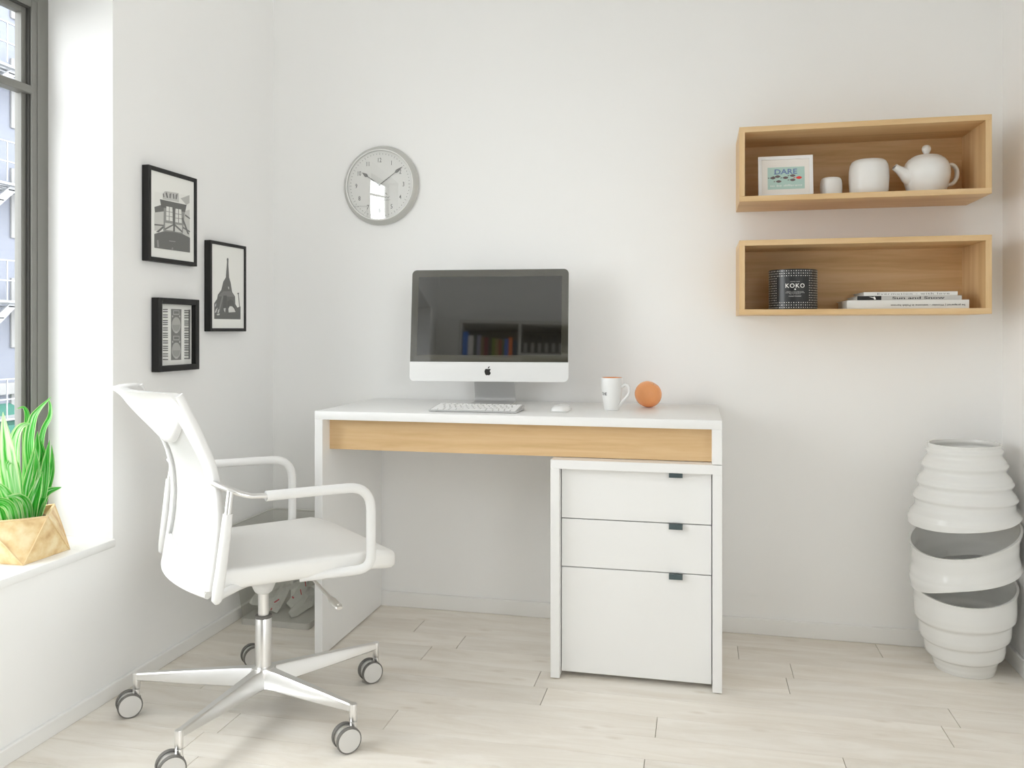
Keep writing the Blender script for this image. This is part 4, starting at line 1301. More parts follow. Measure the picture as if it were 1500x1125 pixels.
    bm = BM(); lathe(bm, [(0, 0.313), (0.017, 0.313), (0.022, 0.317), (0.026, 0.325), (0.034, 0.345), (0.10, 0.372), (0.12, 0.392), (0, 0.392)], 32); put('seat_mount', bm, M_CHAIRW, smooth=60)
    # lever
    bm = BM()
    pts = [Vector((0.060, -0.05, 0.368)), Vector((0.098, -0.10, 0.352)), Vector((0.104, -0.185, 0.330))]
    tube(bm, pts, 0.0042, 10)
    tube(bm, [Vector((0.104, -0.180, 0.3315)), Vector((0.105, -0.200, 0.3265)), Vector((0.107, -0.228, 0.3185)), Vector((0.1075, -0.238, 0.3155))], [0.0045, 0.010, 0.0115, 0.008], 14, squash=0.55)
    lathe(bm, [(0, 0), (0.0042, 0), (0.0042, 0.0125), (0.003, 0.013), (0.003, 0.0125), (0, 0.0125)], 12, (0.107, -0.231, 0.3125))
    put('height_lever', bm, M_SATIN)
    # seat cushion
    bm = BM()
    x0, x1, wh = -0.205, 0.282, 0.236
    out = round_rect(x1 - x0, 2 * wh, 0.055, 8, (x0 + x1) / 2, 0)
    # narrower towards the back, straight front edge
    def lift(x, y):
        z = 0.0
        if x > 0.12: z -= 0.018 * ((x - 0.12) / 0.162) ** 2
        z += 0.018 * (abs(y) / wh) ** 3 * max(0.0, 1 - max(0, x - 0.1) / 0.25)
        if x < -0.08: z -= 0.006 * ((-0.08 - x) / 0.155)
        return z
    mx = (x0 + x1) / 2
    lays = [(0.55, 0.388), (0.93, 0.3895), (0.975, 0.394), (0.996, 0.402), (1.0, 0.412), (1.0, 0.424), (0.994, 0.431), (0.98, 0.4355), (0.955, 0.4375), (0.90, 0.4385), (0.75, 0.4385), (0.5, 0.4375), (0.25, 0.437)]
    narrow = lambda u: 1.0 - 0.16 * max(0.0, min(1.0, (-0.02 - u) / 0.18)) ** 1.5
    out = [(u, v * narrow(u)) for u, v in out]
    rings = [[bm.verts.new((mx + (u - mx) * s, v * s, z + lift(mx + (u - mx) * s, v * s))) for u, v in out] for s, z in lays]
    n = len(out)
    for A, B in zip(rings[:-1], rings[1:]):
        for i in range(n): bm.faces.new((A[i], A[(i + 1) % n], B[(i + 1) % n], B[i]))
    bm.faces.new(rings[0])
    ctr = bm.verts.new((mx, 0, 0.437))
    for i in range(n): bm.faces.new((rings[-1][i], rings[-1][(i + 1) % n], ctr))
    put('seat', bm, M_SEAT, smooth=60)
    # backrest frame
    bm = BM()
    zs = [0.405 + (0.852 - 0.405) * i / 26 for i in range(27)]
    for sd in (-1, 1):
        tube(bm, [back(sd * 0.206, z) for z in zs], [0.0105 - 0.001 * (i / 26) for i in range(27)], 12)
        sheet(bm, lambda u, v, q, sd=sd: back(sd * (0.178 + 0.028 * u), 0.405 + 0.447 * v, (-0.0095, 0.007)[q]), 3, 26, 0)
    def strip(u, v, s): # broad lower band
        l = -0.2 + 0.4 * u
        z = 0.392 + (0.452 - 0.392) * v
        return back(l, z, (-0.0095, 0.007)[s])
    sheet(bm, strip, 24, 4, 0)
    tube(bm, [back(-0.2 + 0.4 * i / 24, 0.450) for i in range(25)], 0.0090, 10)
    tube(bm, [back(-0.2 + 0.4 * i / 24, 0.394) for i in range(25)], 0.0085, 10)
    bf = put('back_frame', bm, M_CHAIRW, smooth=60)
    bm = BM()
    inner = [back(-0.178, z, -0.006) for z in zs[3:26]]
    loop = inner + [back(-0.178 + 0.356 * i / 12, zs[25], -0.006) for i in range(1, 12)] + [back(0.178, z, -0.006) for z in reversed(zs[3:26])] + [back(0.178 - 0.356 * i / 12, zs[3], -0.006) for i in range(1, 12)]
    tube(bm, loop, 0.0042, 8, closed=True)
    put('mesh_edging', bm, M_CHAIRW, bf, smooth=60)
    bm = BM()
    sheet(bm, lambda u, v, s: back(-0.186 + 0.372 * u, 0.448 + 0.397 * v, (0.003, 0.005)[s]), 20, 30, 0)
    put('mesh_panel', bm, M_MESH, smooth=60)
    # headrest shell wrapped over the top
    bm = BM()
    def head(u, v, s):
        q = 2 * u - 1
        l = 0.207 * q
        zl = 0.724 + 0.088 * abs(q) ** 2.0
        zt_ = 0.858
        z = zl + (zt_ - zl) * v
        bul = 0.016 * math.sin(PI * min(1.0, v * 0.5 + 0.0)) * (1 - 0.5 * q * q) + 0.006
        if s == 0: o = -0.006 - bul * (0.35 + 0.65 * v) * (1 if v > 0.02 else 0.4)
        else: o = 0.008
        lip = 0.012 * max(0.0, (v - 0.8) / 0.2) ** 2
        p = back(l, z, o - lip)
        return p
    sheet(bm, head, 28, 14, 0)
    put('headrest', bm, M_CHAIRW, smooth=50)
    bm = BM()
    # arms
    for sd in (-1, 1):
        w_ = 0.267 * sd
        bm = BM()
        path = fillet([(0.02, 0.20 * sd, 0.398), (0.12, 0.235 * sd, 0.402), (0.178, w_, 0.410), (0.178, w_, 0.612), (-0.02, w_, 0.617), (-0.085, w_, 0.618)], [0, 0.05, 0.035, 0.062, 0.05, 0], 8)
        tube(bm, path, 0.0118, 14)
        arm = put('armrest', bm, M_CHAIRW, smooth=60)
        bm = BM()
        tube(bm, fillet([(-0.178, 0.262 * sd, 0.583), (-0.193, 0.255 * sd, 0.42), (-0.185, 0.24 * sd, 0.392), (-0.10, 0.18 * sd, 0.388)], [0, 0.03, 0.03, 0], 6), [0.0118] * 30, 14) if False else None
        tube(bm, [Vector((-0.170, 0.2645 * sd, 0.588)), Vector((-0.176, 0.263 * sd, 0.53)), Vector((-0.184, 0.260 * sd, 0.46)), Vector((-0.190, 0.256 * sd, 0.412)), Vector((-0.1915, 0.254 * sd, 0.396)), Vector((-0.190, 0.252 * sd, 0.389))], [0.0108, 0.0118, 0.0122, 0.0125, 0.0115, 0.006], 14)
        tube(bm, [Vector((-0.186, 0.250 * sd, 0.404)), Vector((-0.13, 0.20 * sd, 0.402)), Vector((-0.06, 0.13 * sd, 0.392))], [0.010, 0.010, 0.010], 12)
        put('rear_post', bm, M_CHAIRW, arm, smooth=60)
        bm = BM()
        tube(bm, [Vector((-0.080, w_, 0.6185)), Vector((-0.120, 0.2665 * sd, 0.6215)), Vector((-0.142, 0.2655 * sd, 0.629)), Vector((-0.165, 0.250 * sd, 0.640)), Vector((-0.184, 0.215 * sd, 0.648)), Vector((-0.185, 0.202 * sd, 0.649))], [0.0105, 0.0105, 0.0115, 0.0115, 0.0105, 0.009], 12, squash=0.62)
        tube(bm, [Vector((-0.163, 0.2605 * sd, 0.636)), Vector((-0.170, 0.2645 * sd, 0.586))], 0.0085, 10)
        put('arm_bracket', bm, M_CHROME, arm, smooth=50, label='polished metal bracket')
chair()

# ------------------------------------------------------------------ vase
def vase():
    cx, cy = 0.7665, 2.664
    r = thing('floor_vase', 'tall white glazed floor vase of spiralling ribbed bands in the right corner', 'vase', (cx, cy, 0))
    PR = [(0.0, .079), (.018, .084), (.040, .089), (.052, .104), (.064, .106), (.092, .1075), (.103, .119), (.116, .121), (.146, .122), (.160, .133), (.180, .1345), (.215, .134), (.250, .139),
          (.262, .1445), (.286, .1465), (.30, .1445), (.33, .1395), (.36, .1405), (.398, .1485), (.43, .151), (.445, .151), (.456, .147), (.480, .132), (.495, .1315), (.506, .1390), (.514, .1345), (.536, .1220), (.551, .1290), (.560, .1235), (.586, .1080), (.603, .1150), (.612, .1095), (.632, .0985), (.645, .1025), (.654, .0965), (.664, .0985)]
    def rad(z):
        z = min(max(z, 0), 0.664)
        for (a, ra), (b, rb) in zip(PR[:-1], PR[1:]):
            if z <= b:
                t = (z - a) / (b - a)
                t = t * t * (3 - 2 * t)
                return ra + (rb - ra) * t
        return PR[-1][1]
    YAW = 0.22
    def band(bm, zb_, zt_, nv, wob):
        n = 96
        outer, inner = [], []
        for j in range(nv + 1):
            v = j / nv
            A, B = [], []
            for i in range(n):
                a = 2 * PI * i / n
                c_, s_ = math.cos(a), math.sin(a)
                z = zb_(c_, s_) + (zt_(c_, s_) - zb_(c_, s_)) * v
                shift = wob(c_, s_) * min(1.0, z / 0.08)
                rr = rad(z - shift)
                x, y = c_ * math.cos(YAW) - s_ * math.sin(YAW), c_ * math.sin(YAW) + s_ * math.cos(YAW)
                A.append(bm.verts.new((cx + rr * x, cy + rr * y, z)))
                B.append(bm.verts.new((cx + (rr - 0.0065) * x, cy + (rr - 0.0065) * y, z)))
            outer.append(A); inner.append(B)
        for j in range(nv):
            for i in range(n):
                k = (i + 1) % n
                bm.faces.new((outer[j][i], outer[j][k], outer[j + 1][k], outer[j + 1][i]))
                bm.faces.new((inner[j][i], inner[j + 1][i], inner[j + 1][k], inner[j][k]))
        for j in (0, nv):
            for i in range(n):
                k = (i + 1) % n
                bm.faces.new((outer[j][i], outer[j][k], inner[j][k], inner[j][i]))
        return inner
    bm = BM()
    tilt = lambda c, s: 0.012 * c + 0.006 * s
    inn = band(bm, lambda c, s: 0.0004, lambda c, s: 0.2525 + 0.0175 * c + 0.030 * s - 0.02 * max(0, -c) ** 3 * 0.0, 64, tilt)
    bm.faces.new(inn[1])
    obj('lower_band', bm, M_VASE, r, smooth=60)
    bm = BM()
    band(bm, lambda c, s: 0.284 + 0.030 * c + 0.003 * s - 0.022 * max(0.0, -c) ** 4, lambda c, s: 0.398 + 0.046 * c + 0.024 * s, 30, lambda c, s: 0.03 * c + 0.004 * s)
    obj('middle_band', bm, M_VASE, r, smooth=60)
    bm = BM()
    band(bm, lambda c, s: 0.444 + 0.022 * c + 0.004 * s, lambda c, s: 0.664 + 0.002 * c, 64, lambda c, s: -0.004 * c + 0.014 * c * 0.5)
    obj('upper_band', bm, M_VASE, r, smooth=60)
vase()

# ------------------------------------------------------------------ waste bin with papers
def bin_material():
    m = bpy.data.materials.new('smoky_clear_plastic')
    m.use_nodes = True
    nt = m.node_tree
    p = nt.nodes['Principled BSDF']
    p.inputs['Base Color'].default_value = rgb(190, 190, 184)
    p.inputs['Roughness'].default_value = 0.25
    t = nt.nodes.new('ShaderNodeBsdfTransparent')
    t.inputs['Color'].default_value = (0.93, 0.93, 0.91, 1)
    mx = nt.nodes.new('ShaderNodeMixShader')
    mx.inputs['Fac'].default_value = 0.16
    nt.links.new(t.outputs['BSDF'], mx.inputs[1])
    nt.links.new(p.outputs['BSDF'], mx.inputs[2])
    nt.links.new(mx.outputs['Shader'], nt.nodes['Material Output'].inputs['Surface'])
    return m
def waste_bin():
    r = thing('waste_bin', 'see through grey square waste bin behind the left desk panel in the corner', 'bin', (-1.395, 2.62, 0))
    b = (-1.512, -1.262, 2.522, 2.732); t = (-1.540, -1.216, 2.488, 2.786)
    z0, z1 = 0.0205, 0.335
    def ring(q, z, r_=0.018): return [(x, y, z) for x, y in round_rect(q[1] - q[0], q[3] - q[2], r_, 4, (q[0] + q[1]) / 2, (q[2] + q[3]) / 2)]
    bm = BM()
    sl = round_rect(b[1] - b[0], b[3] - b[2], 0.012, 4, (b[0] + b[1]) / 2, (b[2] + b[3]) / 2)
    prism(bm, sl, lambda u, v, w: (u, v, w), 0.0004, 0.0205)
    obj('base', bm, mat('bin_base_grey', rgb(196, 195, 190), 0.4), r)
    bm = BM()
    o0, o1 = [bm.verts.new(p) for p in ring(b, z0)], [bm.verts.new(p) for p in ring(t, z1)]
    n = len(o0)
    for i in range(n): bm.faces.new((o0[i], o0[(i + 1) % n], o1[(i + 1) % n], o1[i]))
    obj('side_wall', bm, bin_material(), r, smooth=30)
    bm = BM(); tube(bm, ring(t, z1), 0.0035, 8, closed=True); obj('rim', bm, mat('bin_rim_grey', rgb(204, 203, 198), 0.35), r)
waste_bin()

M_PAPER = mat('crumpled_white_paper', rgb(222, 222, 218), 0.8)
M_REDINK = mat('red_print_ink', rgb(214, 70, 84), 0.7)
def paper(label, room, size, rot, seed, marks):
    c = ((room[0] + room[1]) / 2, (room[2] + room[3]) / 2, (room[4] + room[5]) / 2)
    rnd = random.Random(seed)
    r = thing('crumpled_paper', label, 'paper', c, group='crumpled sheets in the waste bin')
    Rm = Matrix.Rotation(rot[2], 3, 'Z') @ Matrix.Rotation(rot[1], 3, 'Y') @ Matrix.Rotation(rot[0], 3, 'X')
    N = 6
    H_ = [[rnd.uniform(-0.016, 0.016) for _ in range(N + 1)] for _ in range(N + 1)]
    J = [[(rnd.uniform(-0.25, 0.25) / N, rnd.uniform(-0.25, 0.25) / N) for _ in range(N + 1)] for _ in range(N + 1)]
    fold = rnd.choice((1, -1))
    def P(i, j):
        u, v = i / N - 0.5 + J[i][j][0], j / N - 0.5 + J[i][j][1]
        q = Vector((u * size[0], v * size[1], H_[i][j] + fold * 0.10 * abs(u + 0.3 * v)))
        w = Rm @ q + Vector(c)
        return w
    bm = BM()
    V = [[bm.verts.new(P(i, j)) for j in range(N + 1)] for i in range(N + 1)]
    for i in range(N):
        for j in range(N):
            a, b, d, e = V[i][j], V[i + 1][j], V[i + 1][j + 1], V[i][j + 1]
            if (i + j) % 2: bm.faces.new((a, b, d)); bm.faces.new((a, d, e))
            else: bm.faces.new((a, b, e)); bm.faces.new((b, d, e))
    fs = list(bm.faces)
    # every sheet is squeezed into its own room in the bin
    for ax_ in range(3):
        lo_, hi_ = min(v.co[ax_] for v in bm.verts), max(v.co[ax_] for v in bm.verts)
        for v in bm.verts: v.co[ax_] = room[2 * ax_] + (room[2 * ax_ + 1] - room[2 * ax_]) * (v.co[ax_] - lo_) / (hi_ - lo_)
    tris = [[v.co.copy() for v in f.verts] for f in fs]
    sh = obj('sheet', bm, M_PAPER, r, smooth=0)
    bm = BM()
    for q in marks:
        T_ = tris[q % len(tris)]
        cen = (T_[0] + T_[1] + T_[2]) / 3
        nr = (T_[1] - T_[0]).cross(T_[2] - T_[0]).normalized()
        a = (T_[1] - T_[0]).normalized(); b = nr.cross(a)
        ln, wd = (0.011, 0.0022) if q % 2 else (0.004, 0.004)
        for s in (0.0007, -0.0007):
            bm.faces.new([bm.verts.new(cen + a * x * ln + b * y * wd + nr * s) for x, y in ((-1, -1), (1, -1), (1, 1), (-1, 1))])
    obj('red_print', bm, M_REDINK, sh, smooth=0)
paper('crumpled white paper with red print, low on the wall side of the see through bin', (-1.492, -1.392, 2.540, 2.712, 0.024, 0.140), (0.17, 0.17), (0.9, 0.35, 0.2), 3, (9, 22, 35, 48, 51, 14))
paper('crumpled white paper low on the desk side of the see through bin', (-1.386, -1.282, 2.540, 2.714, 0.024, 0.165), (0.15, 0.17), (1.1, -0.5, 0.5), 8, (6, 19, 33, 42))
paper('crumpled white paper on top of the others in the see through bin', (-1.470, -1.310, 2.550, 2.712, 0.170, 0.270), (0.14, 0.16), (0.8, 0.6, -0.3), 14, (11, 27))

# ------------------------------------------------------------------ potted plant on the sill
def leaf_material():
    m = bpy.data.materials.new('variegated_leaf')
    m.use_nodes = True
    nt = m.node_tree
    L = nt.links.new
    p = nt.nodes['Principled BSDF']
    p.inputs['Roughness'].default_value = 0.35
    at = nt.nodes.new('ShaderNodeAttribute'); at.attribute_name = 'across'
    al = nt.nodes.new('ShaderNodeAttribute'); al.attribute_name = 'along'
    pale = nt.nodes.new('ShaderNodeAttribute'); pale.attribute_name = 'pale'
    cb = nt.nodes.new('ShaderNodeCombineXYZ')
    mu = nt.nodes.new('ShaderNodeMath'); mu.operation = 'MULTIPLY'; mu.inputs[1].default_value = 8
    L(at.outputs['Fac'], mu.inputs[0]); L(mu.outputs['Value'], cb.inputs['X'])
    L(al.outputs['Fac'], cb.inputs['Y'])
    ad = nt.nodes.new('ShaderNodeMath'); ad.operation = 'MULTIPLY'; ad.inputs[1].default_value = 37
    L(pale.outputs['Fac'], ad.inputs[0]); L(ad.outputs['Value'], cb.inputs['Z'])
    n = nt.nodes.new('ShaderNodeTexNoise'); n.inputs['Scale'].default_value = 1.0; n.inputs['Detail'].default_value = 3
    L(cb.outputs['Vector'], n.inputs['Vector'])
    r = nt.nodes.new('ShaderNodeValToRGB')
    r.color_ramp.elements[0].position = 0.36; r.color_ramp.elements[0].color = rgb(40, 158, 44)
    r.color_ramp.elements[1].position = 0.72; r.color_ramp.elements[1].color = rgb(236, 250, 220)
    e = r.color_ramp.elements.new(0.52); e.color = rgb(84, 206, 70)
    sh = nt.nodes.new('ShaderNodeMath'); sh.operation = 'MULTIPLY_ADD'; sh.inputs[1].default_value = 0.30
    L(pale.outputs['Fac'], sh.inputs[0]); L(n.outputs['Fac'], sh.inputs[2])
    sb = nt.nodes.new('ShaderNodeMath'); sb.operation = 'SUBTRACT'; sb.inputs[1].default_value = 0.06
    L(sh.outputs['Value'], sb.inputs[0])
    L(sb.outputs['Value'], r.inputs['Fac'])
    ed = nt.nodes.new('ShaderNodeMath'); ed.operation = 'SUBTRACT'; ed.inputs[1].default_value = 0.5
    L(at.outputs['Fac'], ed.inputs[0])
    ab = nt.nodes.new('ShaderNodeMath'); ab.operation = 'ABSOLUTE'; L(ed.outputs['Value'], ab.inputs[0])
    er = nt.nodes.new('ShaderNodeMapRange'); er.inputs['From Min'].default_value = 0.40; er.inputs['From Max'].default_value = 0.48
    L(ab.outputs['Value'], er.inputs['Value'])
    mx = nt.nodes.new('ShaderNodeMix'); mx.data_type = 'RGBA'; mx.inputs['B'].default_value = rgb(222, 240, 186)
    L(er.outputs['Result'], mx.inputs['Factor']); L(r.outputs['Color'], mx.inputs['A'])
    L(mx.outputs['Result'], p.inputs['Base Color'])
    tr = nt.nodes.new('ShaderNodeBsdfTranslucent'); L(mx.outputs['Result'], tr.inputs['Color'])
    ms = nt.nodes.new('ShaderNodeMixShader'); ms.inputs['Fac'].default_value = 0.35
    L(p.outputs['BSDF'], ms.inputs[1]); L(tr.outputs['BSDF'], ms.inputs[2])
    L(ms.outputs['Shader'], nt.nodes['Material Output'].inputs['Surface'])
    return m

def plant():
    cx, cy, z0 = -1.660, 1.752, WZ0 + 0.022
    r = thing('potted_plant', 'green and white striped leafy plant in a faceted tan pot on the window sill', 'potted plant', (cx, cy, z0))
    zt = 0.535
    def pot_shell(bm, inset, za, zb_, flip):
        B = [Vector((cx + sx * (0.076 - inset), cy + sy * (0.075 - inset), za)) for sx, sy in ((1, -1), (1, 1), (-1, 1), (-1, -1))]
        T_ = [Vector((cx + (0.086 - inset * 1.2), cy - 0.010, zb_)), Vector((cx + 0.002, cy + 0.106 - inset * 1.2, zb_ + 0.002)), Vector((cx - 0.088 + inset * 1.2, cy + 0.008, zb_)), Vector((cx - 0.004, cy - 0.108 + inset * 1.2, zb_ + 0.002))]
        return B, T_
    bm = BM()
    def tri(bm, a, b, c, n=8, bulge=0.004):
        nr = (b - a).cross(c - a).normalized()
        cen = Vector((cx, cy, (a.z + b.z + c.z) / 3))
        if nr.dot((a + b + c) / 3 - cen) < 0: nr = -nr
        V = {}
        for i in range(n + 1):
            for j in range(n + 1 - i):
                u, v = i / n, j / n; w = 1 - u - v
                p = a * w + b * u + c * v
                k = 27 * u * v * w + 0.5 * (u * v + v * w + u * w) * 0
                V[(i, j)] = bm.verts.new(p + nr * bulge * k)
        for i in range(n):
            for j in range(n - i):
                bm.faces.new((V[(i, j)], V[(i + 1, j)], V[(i, j + 1)]))
                if i + j < n - 1: bm.faces.new((V[(i + 1, j)], V[(i + 1, j + 1)], V[(i, j + 1)]))
    B, T_ = pot_shell(bm, 0, z0 + 0.0004, zt, 1)
    for k in range(4):
        tri(bm, B[k], B[(k + 1) % 4], T_[k]); tri(bm, T_[k], T_[(k + 1) % 4], B[(k + 1) % 4])
    bm.faces.new([bm.verts.new(p) for p in B])
    B2, T2 = pot_shell(bm, 0.006, z0 + 0.01, zt, 1)
    for k in range(4):
        tri(bm, B2[k], B2[(k + 1) % 4], T2[k], 4, 0); tri(bm, T2[k], T2[(k + 1) % 4], B2[(k + 1) % 4], 4, 0)
        bm.faces.new([bm.verts.new(p) for p in (T_[k], T_[(k + 1) % 4], T2[(k + 1) % 4], T2[k])])
    bmesh.ops.remove_doubles(bm, verts=bm.verts, dist=0.00005)
    pot_bm = bm
    m = bpy.data.materials.new('tan_stone_pot'); m.use_nodes = True
    nt = m.node_tree; L = nt.links.new; p = nt.nodes['Principled BSDF']; p.inputs['Roughness'].default_value = 0.6
    tc = nt.nodes.new('ShaderNodeTexCoord'); n = nt.nodes.new('ShaderNodeTexNoise'); n.inputs['Scale'].default_value = 26; n.inputs['Detail'].default_value = 6
    L(tc.outputs['Object'], n.inputs['Vector'])
    rp = nt.nodes.new('ShaderNodeValToRGB')
    rp.color_ramp.elements[0].position = 0.30; rp.color_ramp.elements[0].color = rgb(200, 160, 112)
    rp.color_ramp.elements[1].position = 0.66; rp.color_ramp.elements[1].color = rgb(234, 216, 176)
    e = rp.color_ramp.elements.new(0.48); e.color = rgb(222, 194, 144)
    L(n.outputs['Fac'], rp.inputs['Fac']); L(rp.outputs['Color'], p.inputs['Base Color'])
    pot_o = obj('pot', bm, m, r, smooth=10)
    bm = BM()
    for k in range(4):
        for a_, b_ in ((T_[k], B[k]), (T_[k], B[(k + 1) % 4])):
            tube(bm, spline([a_, a_ * 0.5 + b_ * 0.5 + ((a_ + b_) * 0.5 - Vector((cx, cy, (a_.z + b_.z) / 2))).normalized() * 0.0012, b_], 5), 0.0016, 6)
    tube(bm, [p for k in range(4) for p in (T_[k] - Vector((0, 0, 0.0005)), (T_[k] + T_[(k + 1) % 4]) / 2 - Vector((0, 0, 0.0022)))], 0.0026, 8, closed=True)
    obj('seam', bm, mat('pale_seam', rgb(226, 200, 156), 0.6, vary=0.12, vscale=60), pot_o, smooth=60, label='pale raised seams of the pot')
    bm = BM()
    Bs, Ts = pot_shell(bm, 0.0075, z0 + 0.01, zt, 1)
    zs = 0.512; f_ = (zs - z0 - 0.01) / (zt - z0 - 0.01)
    cor = []
    for k in range(4):
        cor.append(Bs[k] + (Ts[(k - 1) % 4] - Bs[k]) * f_)
        cor.append(Bs[k] + (Ts[k] - Bs[k]) * f_)
    bm.faces.new([bm.verts.new((q.x, q.y, zs)) for q in cor])
    obj('soil', bm, mat('dark_soil', rgb(74, 58, 42), 0.95, vary=0.3, vscale=90, bump=0.8, bscale=160), r, smooth=0)
    ML = leaf_material()
    def leaf(pts, w, depth, pale=0.3, fold=0.5, twist=0.0, face=(0.55, -0.83)):
        """pts: (y, z) along the leaf; depth: x offsets at base and tip"""
        n = len(pts)
        P3 = [Vector((cx + depth[0] + (depth[1] - depth[0]) * (i / (n - 1)), y, z)) for i, (y, z) in enumerate(pts)]
        S = spline(P3, 7)
        N = len(S)
        bm = BM()
        la = bm.verts.layers.float.new('across'); lo = bm.verts.layers.float.new('along'); lp = bm.verts.layers.float.new('pale')
        G = [[], []]
        fdir = Vector((face[0], face[1], 0)).normalized()
        for i, p in enumerate(S):
            t = i / (N - 1)
            tan = (S[min(i + 1, N - 1)] - S[max(i - 1, 0)]).normalized()
            side = tan.cross(fdir).normalized()
            nrm = side.cross(tan).normalized()
            a = twist * t
            side, nrm = side * math.cos(a) + nrm * math.sin(a), nrm * math.cos(a) - side * math.sin(a)
            ww = w * (0.72 + 0.55 * math.sin(PI * min(1, t * 0.9 + 0.08))) * (1 - t ** 3.2) ** 0.8 * 0.82 + 0.0003
            for s in (0, 1):
                row = []
                for j in range(9):
                    q = j / 8 * 2 - 1
                    v = bm.verts.new(p + side * (ww * q) + nrm * (fold * ww * (q * q) * (1 if True else 0) + (0.0007 if s else -0.0007)))
                    v[la] = j / 8; v[lo] = t * 2.2; v[lp] = pale
                    row.append(v)
                G[s].append(row)
        for s in (0, 1):
            for i in range(N - 1):
                for j in range(8): bm.faces.new((G[s][i][j], G[s][i + 1][j], G[s][i + 1][j + 1], G[s][i][j + 1]))
        for i in range(N - 1):
            for j in (0, 8): bm.faces.new((G[0][i][j], G[0][i + 1][j], G[1][i + 1][j], G[1][i][j]))
        for j in range(8):
            for i in (0, N - 1): bm.faces.new((G[0][i][j], G[0][i][j + 1], G[1][i][j + 1], G[1][i][j]))
        obj('leaf', bm, ML, r, smooth=60)
    LV = [
        ([(1.785, .505), (1.800, .600), (1.786, .700), (1.795, .765), (1.812, .792), (1.850, .822)], .0125, (0.000, 0.010), .35, .5, .6),
        ([(1.790, .505), (1.812, .632), (1.826, .728), (1.853, .770), (1.857, .800), (1.850, .818)], .0065, (0.010, 0.000), .25, .5, .5),
        ([(1.778, .505), (1.788, .636), (1.788, .724), (1.793, .776), (1.782, .800), (1.760, .799)], .0070, (-0.012, -0.010), .30, .4, -.5),
        ([(1.762, .505), (1.748, .643), (1.744, .712), (1.758, .752), (1.789, .760)], .0135, (-0.006, 0.004), .62, .6, .3),
        ([(1.768, .505), (1.766, .590), (1.790, .680), (1.792, .740)], .0130, (0.014, 0.022), .22, .5, .2),
        ([(1.795, .505), (1.822, .605), (1.818, .676), (1.799, .735)], .0125, (0.006, 0.014), .02, .5, -.3),
        ([(1.792, .505), (1.828, .600), (1.836, .650), (1.830, .700)], .0085, (0.020, 0.030), .25, .5, .3),
        ([(1.745, .505), (1.712, .640), (1.695, .719), (1.676, .800)], .0200, (0.010, 0.030), .85, .3, .2),
        ([(1.752, .505), (1.738, .627), (1.722, .672), (1.702, .672), (1.694, .655)], .0095, (0.012, 0.024), .40, .5, .2),
        ([(1.760, .505), (1.764, .560), (1.776, .600), (1.786, .640)], .0145, (0.030, 0.042), .18, .7, .2),
        ([(1.775, .505), (1.790, .560), (1.812, .582), (1.856, .586)], .0120, (0.026, 0.036), .10, .7, .2),
        ([(1.756, .505), (1.744, .565), (1.715, .592), (1.676, .598)], .0130, (0.030, 0.040), .45, .6, .2),
        ([(1.745, .505), (1.725, .560), (1.690, .610), (1.650, .640)], .0140, (0.010, 0.030), .40, .5, .2),
        ([(1.735, .505), (1.705, .600), (1.668, .690), (1.640, .740)], .0150, (-0.010, -0.010), .55, .4, .2),
        ([(1.730, .505), (1.700, .570), (1.655, .590), (1.615, .575)], .0130, (0.020, 0.040), .30, .6, .2),
        ([(1.780, .505), (1.800, .590), (1.806, .660), (1.812, .716)], .0110, (0.028, 0.040), .30, .5, .3),
        ([(1.785, .505), (1.808, .560), (1.830, .610), (1.842, .640)], .0090, (-0.010, -0.024), .20, .5, .2),
        ([(1.772, .505), (1.778, .570), (1.782, .640), (1.772, .700)], .0120, (0.022, 0.034), .48, .5, .2)]
    for pts, w, dp, pale, fold, tw in LV:
        leaf([(y - 0.012, z) for y, z in pts], w, dp, pale, fold, tw)
plant()

# ------------------------------------------------------------------ bookcase behind the viewpoint (mirrored in the screen)
M_BCASE = mat('pale_grey_bookcase', rgb(196, 194, 188), 0.5)
M_BBACK = mat('back_board_shade_grey', rgb(110, 108, 104), 0.7)  # shade inside the bookcase is put into this dark grey
def bookcase():
    x0, x1, yb, yf, H_ = -1.30, 0.25, WF + 0.015, -2.00, 2.06
    r = thing('bookcase', 'tall pale grey bookcase facing the desk, mirrored in the computer screen', 'bookcase', ((x0 + x1) / 2, (yb + yf) / 2, 0))
    t = 0.025
    xs = [x0, -0.752, -0.252 + 0.0, x1 - t]
    for x in (x0, -0.765, -0.265, x1 - t):
        bm = BM(); box(bm, x, x + t, yb, yf, 0.0005, H_, 0.001, 1); obj('upright', bm, M_BCASE, r, smooth=0)
    cells = [(x0 + t, -0.765), (-0.765 + t, -0.265), (-0.265 + t, x1 - t)]
    for z in (0.06, 0.39, 0.72, 1.05, 1.38, 1.70, H_ - t):
        for a, b in cells:
            zz = z + 0.04 if (1.3 < z < 2 and a > -0.8) else z
            bm = BM(); box(bm, a, b, yb, yf, zz, zz + t); obj('shelf_board', bm, M_BCASE, r, smooth=0)
    bm = BM(); box(bm, x0 + t, x1 - t, yb, yb + 0.006, 0.0605, H_ - 0.001); obj('back_board', bm, M_BBACK, r, smooth=0)
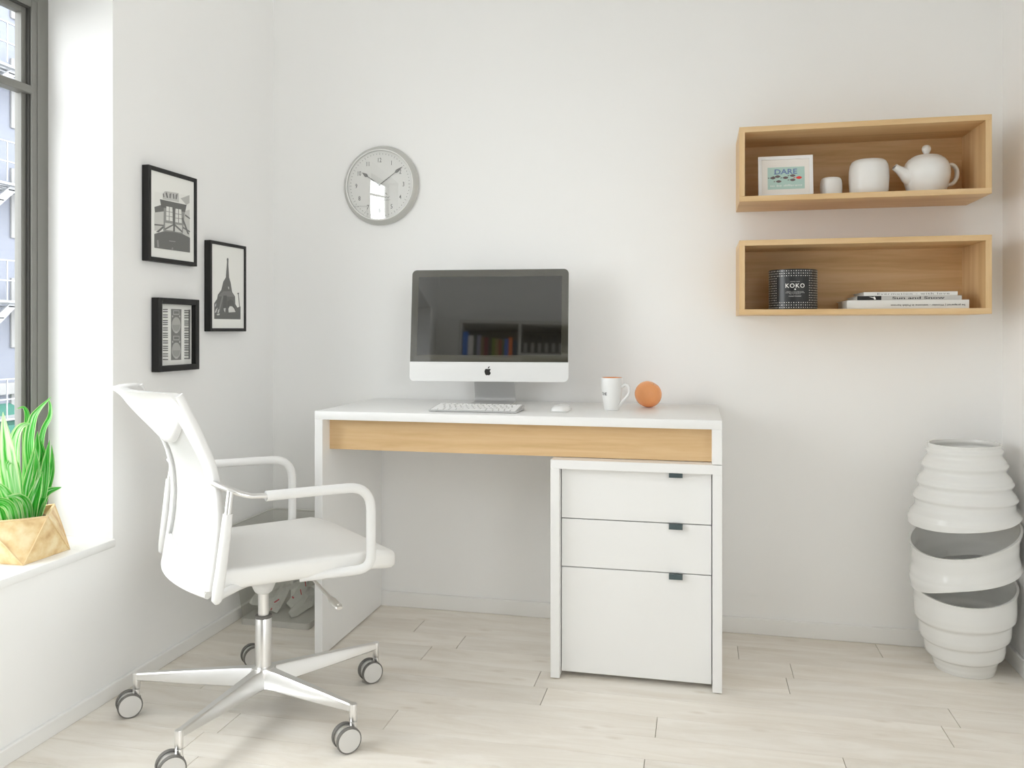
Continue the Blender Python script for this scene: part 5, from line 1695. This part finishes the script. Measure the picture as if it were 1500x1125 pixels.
bookcase()
def shelf_book(name, label, cat, x, w, h, z, col, group, d=0.20, yf=-2.04):
    r = thing(name, label, cat, (x + w / 2, yf - d / 2, z), group=group)
    m = mat('book_cover', col, 0.5)
    bm = BM(); t = 0.002
    box(bm, x, x + t, yf - d, yf, z, z + h); box(bm, x + w - t, x + w, yf - d, yf, z, z + h); box(bm, x + t, x + w - t, yf - 0.003, yf, z, z + h)
    obj('cover', bm, m, r, smooth=0)
    bm = BM(); box(bm, x + t, x + w - t, yf - d + 0.004, yf - 0.003, z + 0.004, z + h - 0.004); obj('pages', bm, mat('page_paper', rgb(215, 212, 204), 0.8), r, smooth=0)
x = -1.268
zrow = 1.7255
for nm, w, h, c in (('tall blue', .045, .235, (40, 110, 200)), ('wide white', .048, .20, (225, 220, 215)), ('narrow dark green', .026, .20, (40, 60, 45)), ('lilac grey', .034, .205, (150, 150, 175)), ('olive brown', .026, .19, (130, 110, 60)), ('dark maroon', .036, .185, (120, 25, 50)), ('charcoal', .030, .185, (50, 45, 55)), ('lime green', .026, .18, (120, 140, 30)), ('sand coloured', .030, .175, (150, 135, 90)), ('brick red', .026, .165, (150, 40, 30)), ('moss green', .020, .17, (90, 110, 40)), ('bright blue', .034, .175, (50, 110, 200)), ('bright orange', .030, .19, (235, 120, 20)), ('dark teal', .040, .165, (20, 70, 100))):
    shelf_book('book', nm + ' book upright in the bookcase mirrored by the computer screen', 'book', x, w, h, zrow, rgb(*c), 'upright books in the bookcase')
    x += w + 0.003
x = -0.728
for k in range(7):
    r = thing('binder', 'dark ring binder in the bookcase row mirrored by the computer screen', 'binder', (x + 0.029, -2.16, 1.7655), group='dark binders in the bookcase')
    bm = BM(); box(bm, x, x + 0.058, -2.30, -2.05, 1.7655, 1.95, 0.002, 1); obj('cover', bm, M_BLACK, r, smooth=0)
    bm = BM(); box(bm, x + 0.014, x + 0.044, -2.0502, -2.0490, 1.785, 1.87); obj('spine_label', bm, grey(150), r, smooth=0)
    x += 0.063
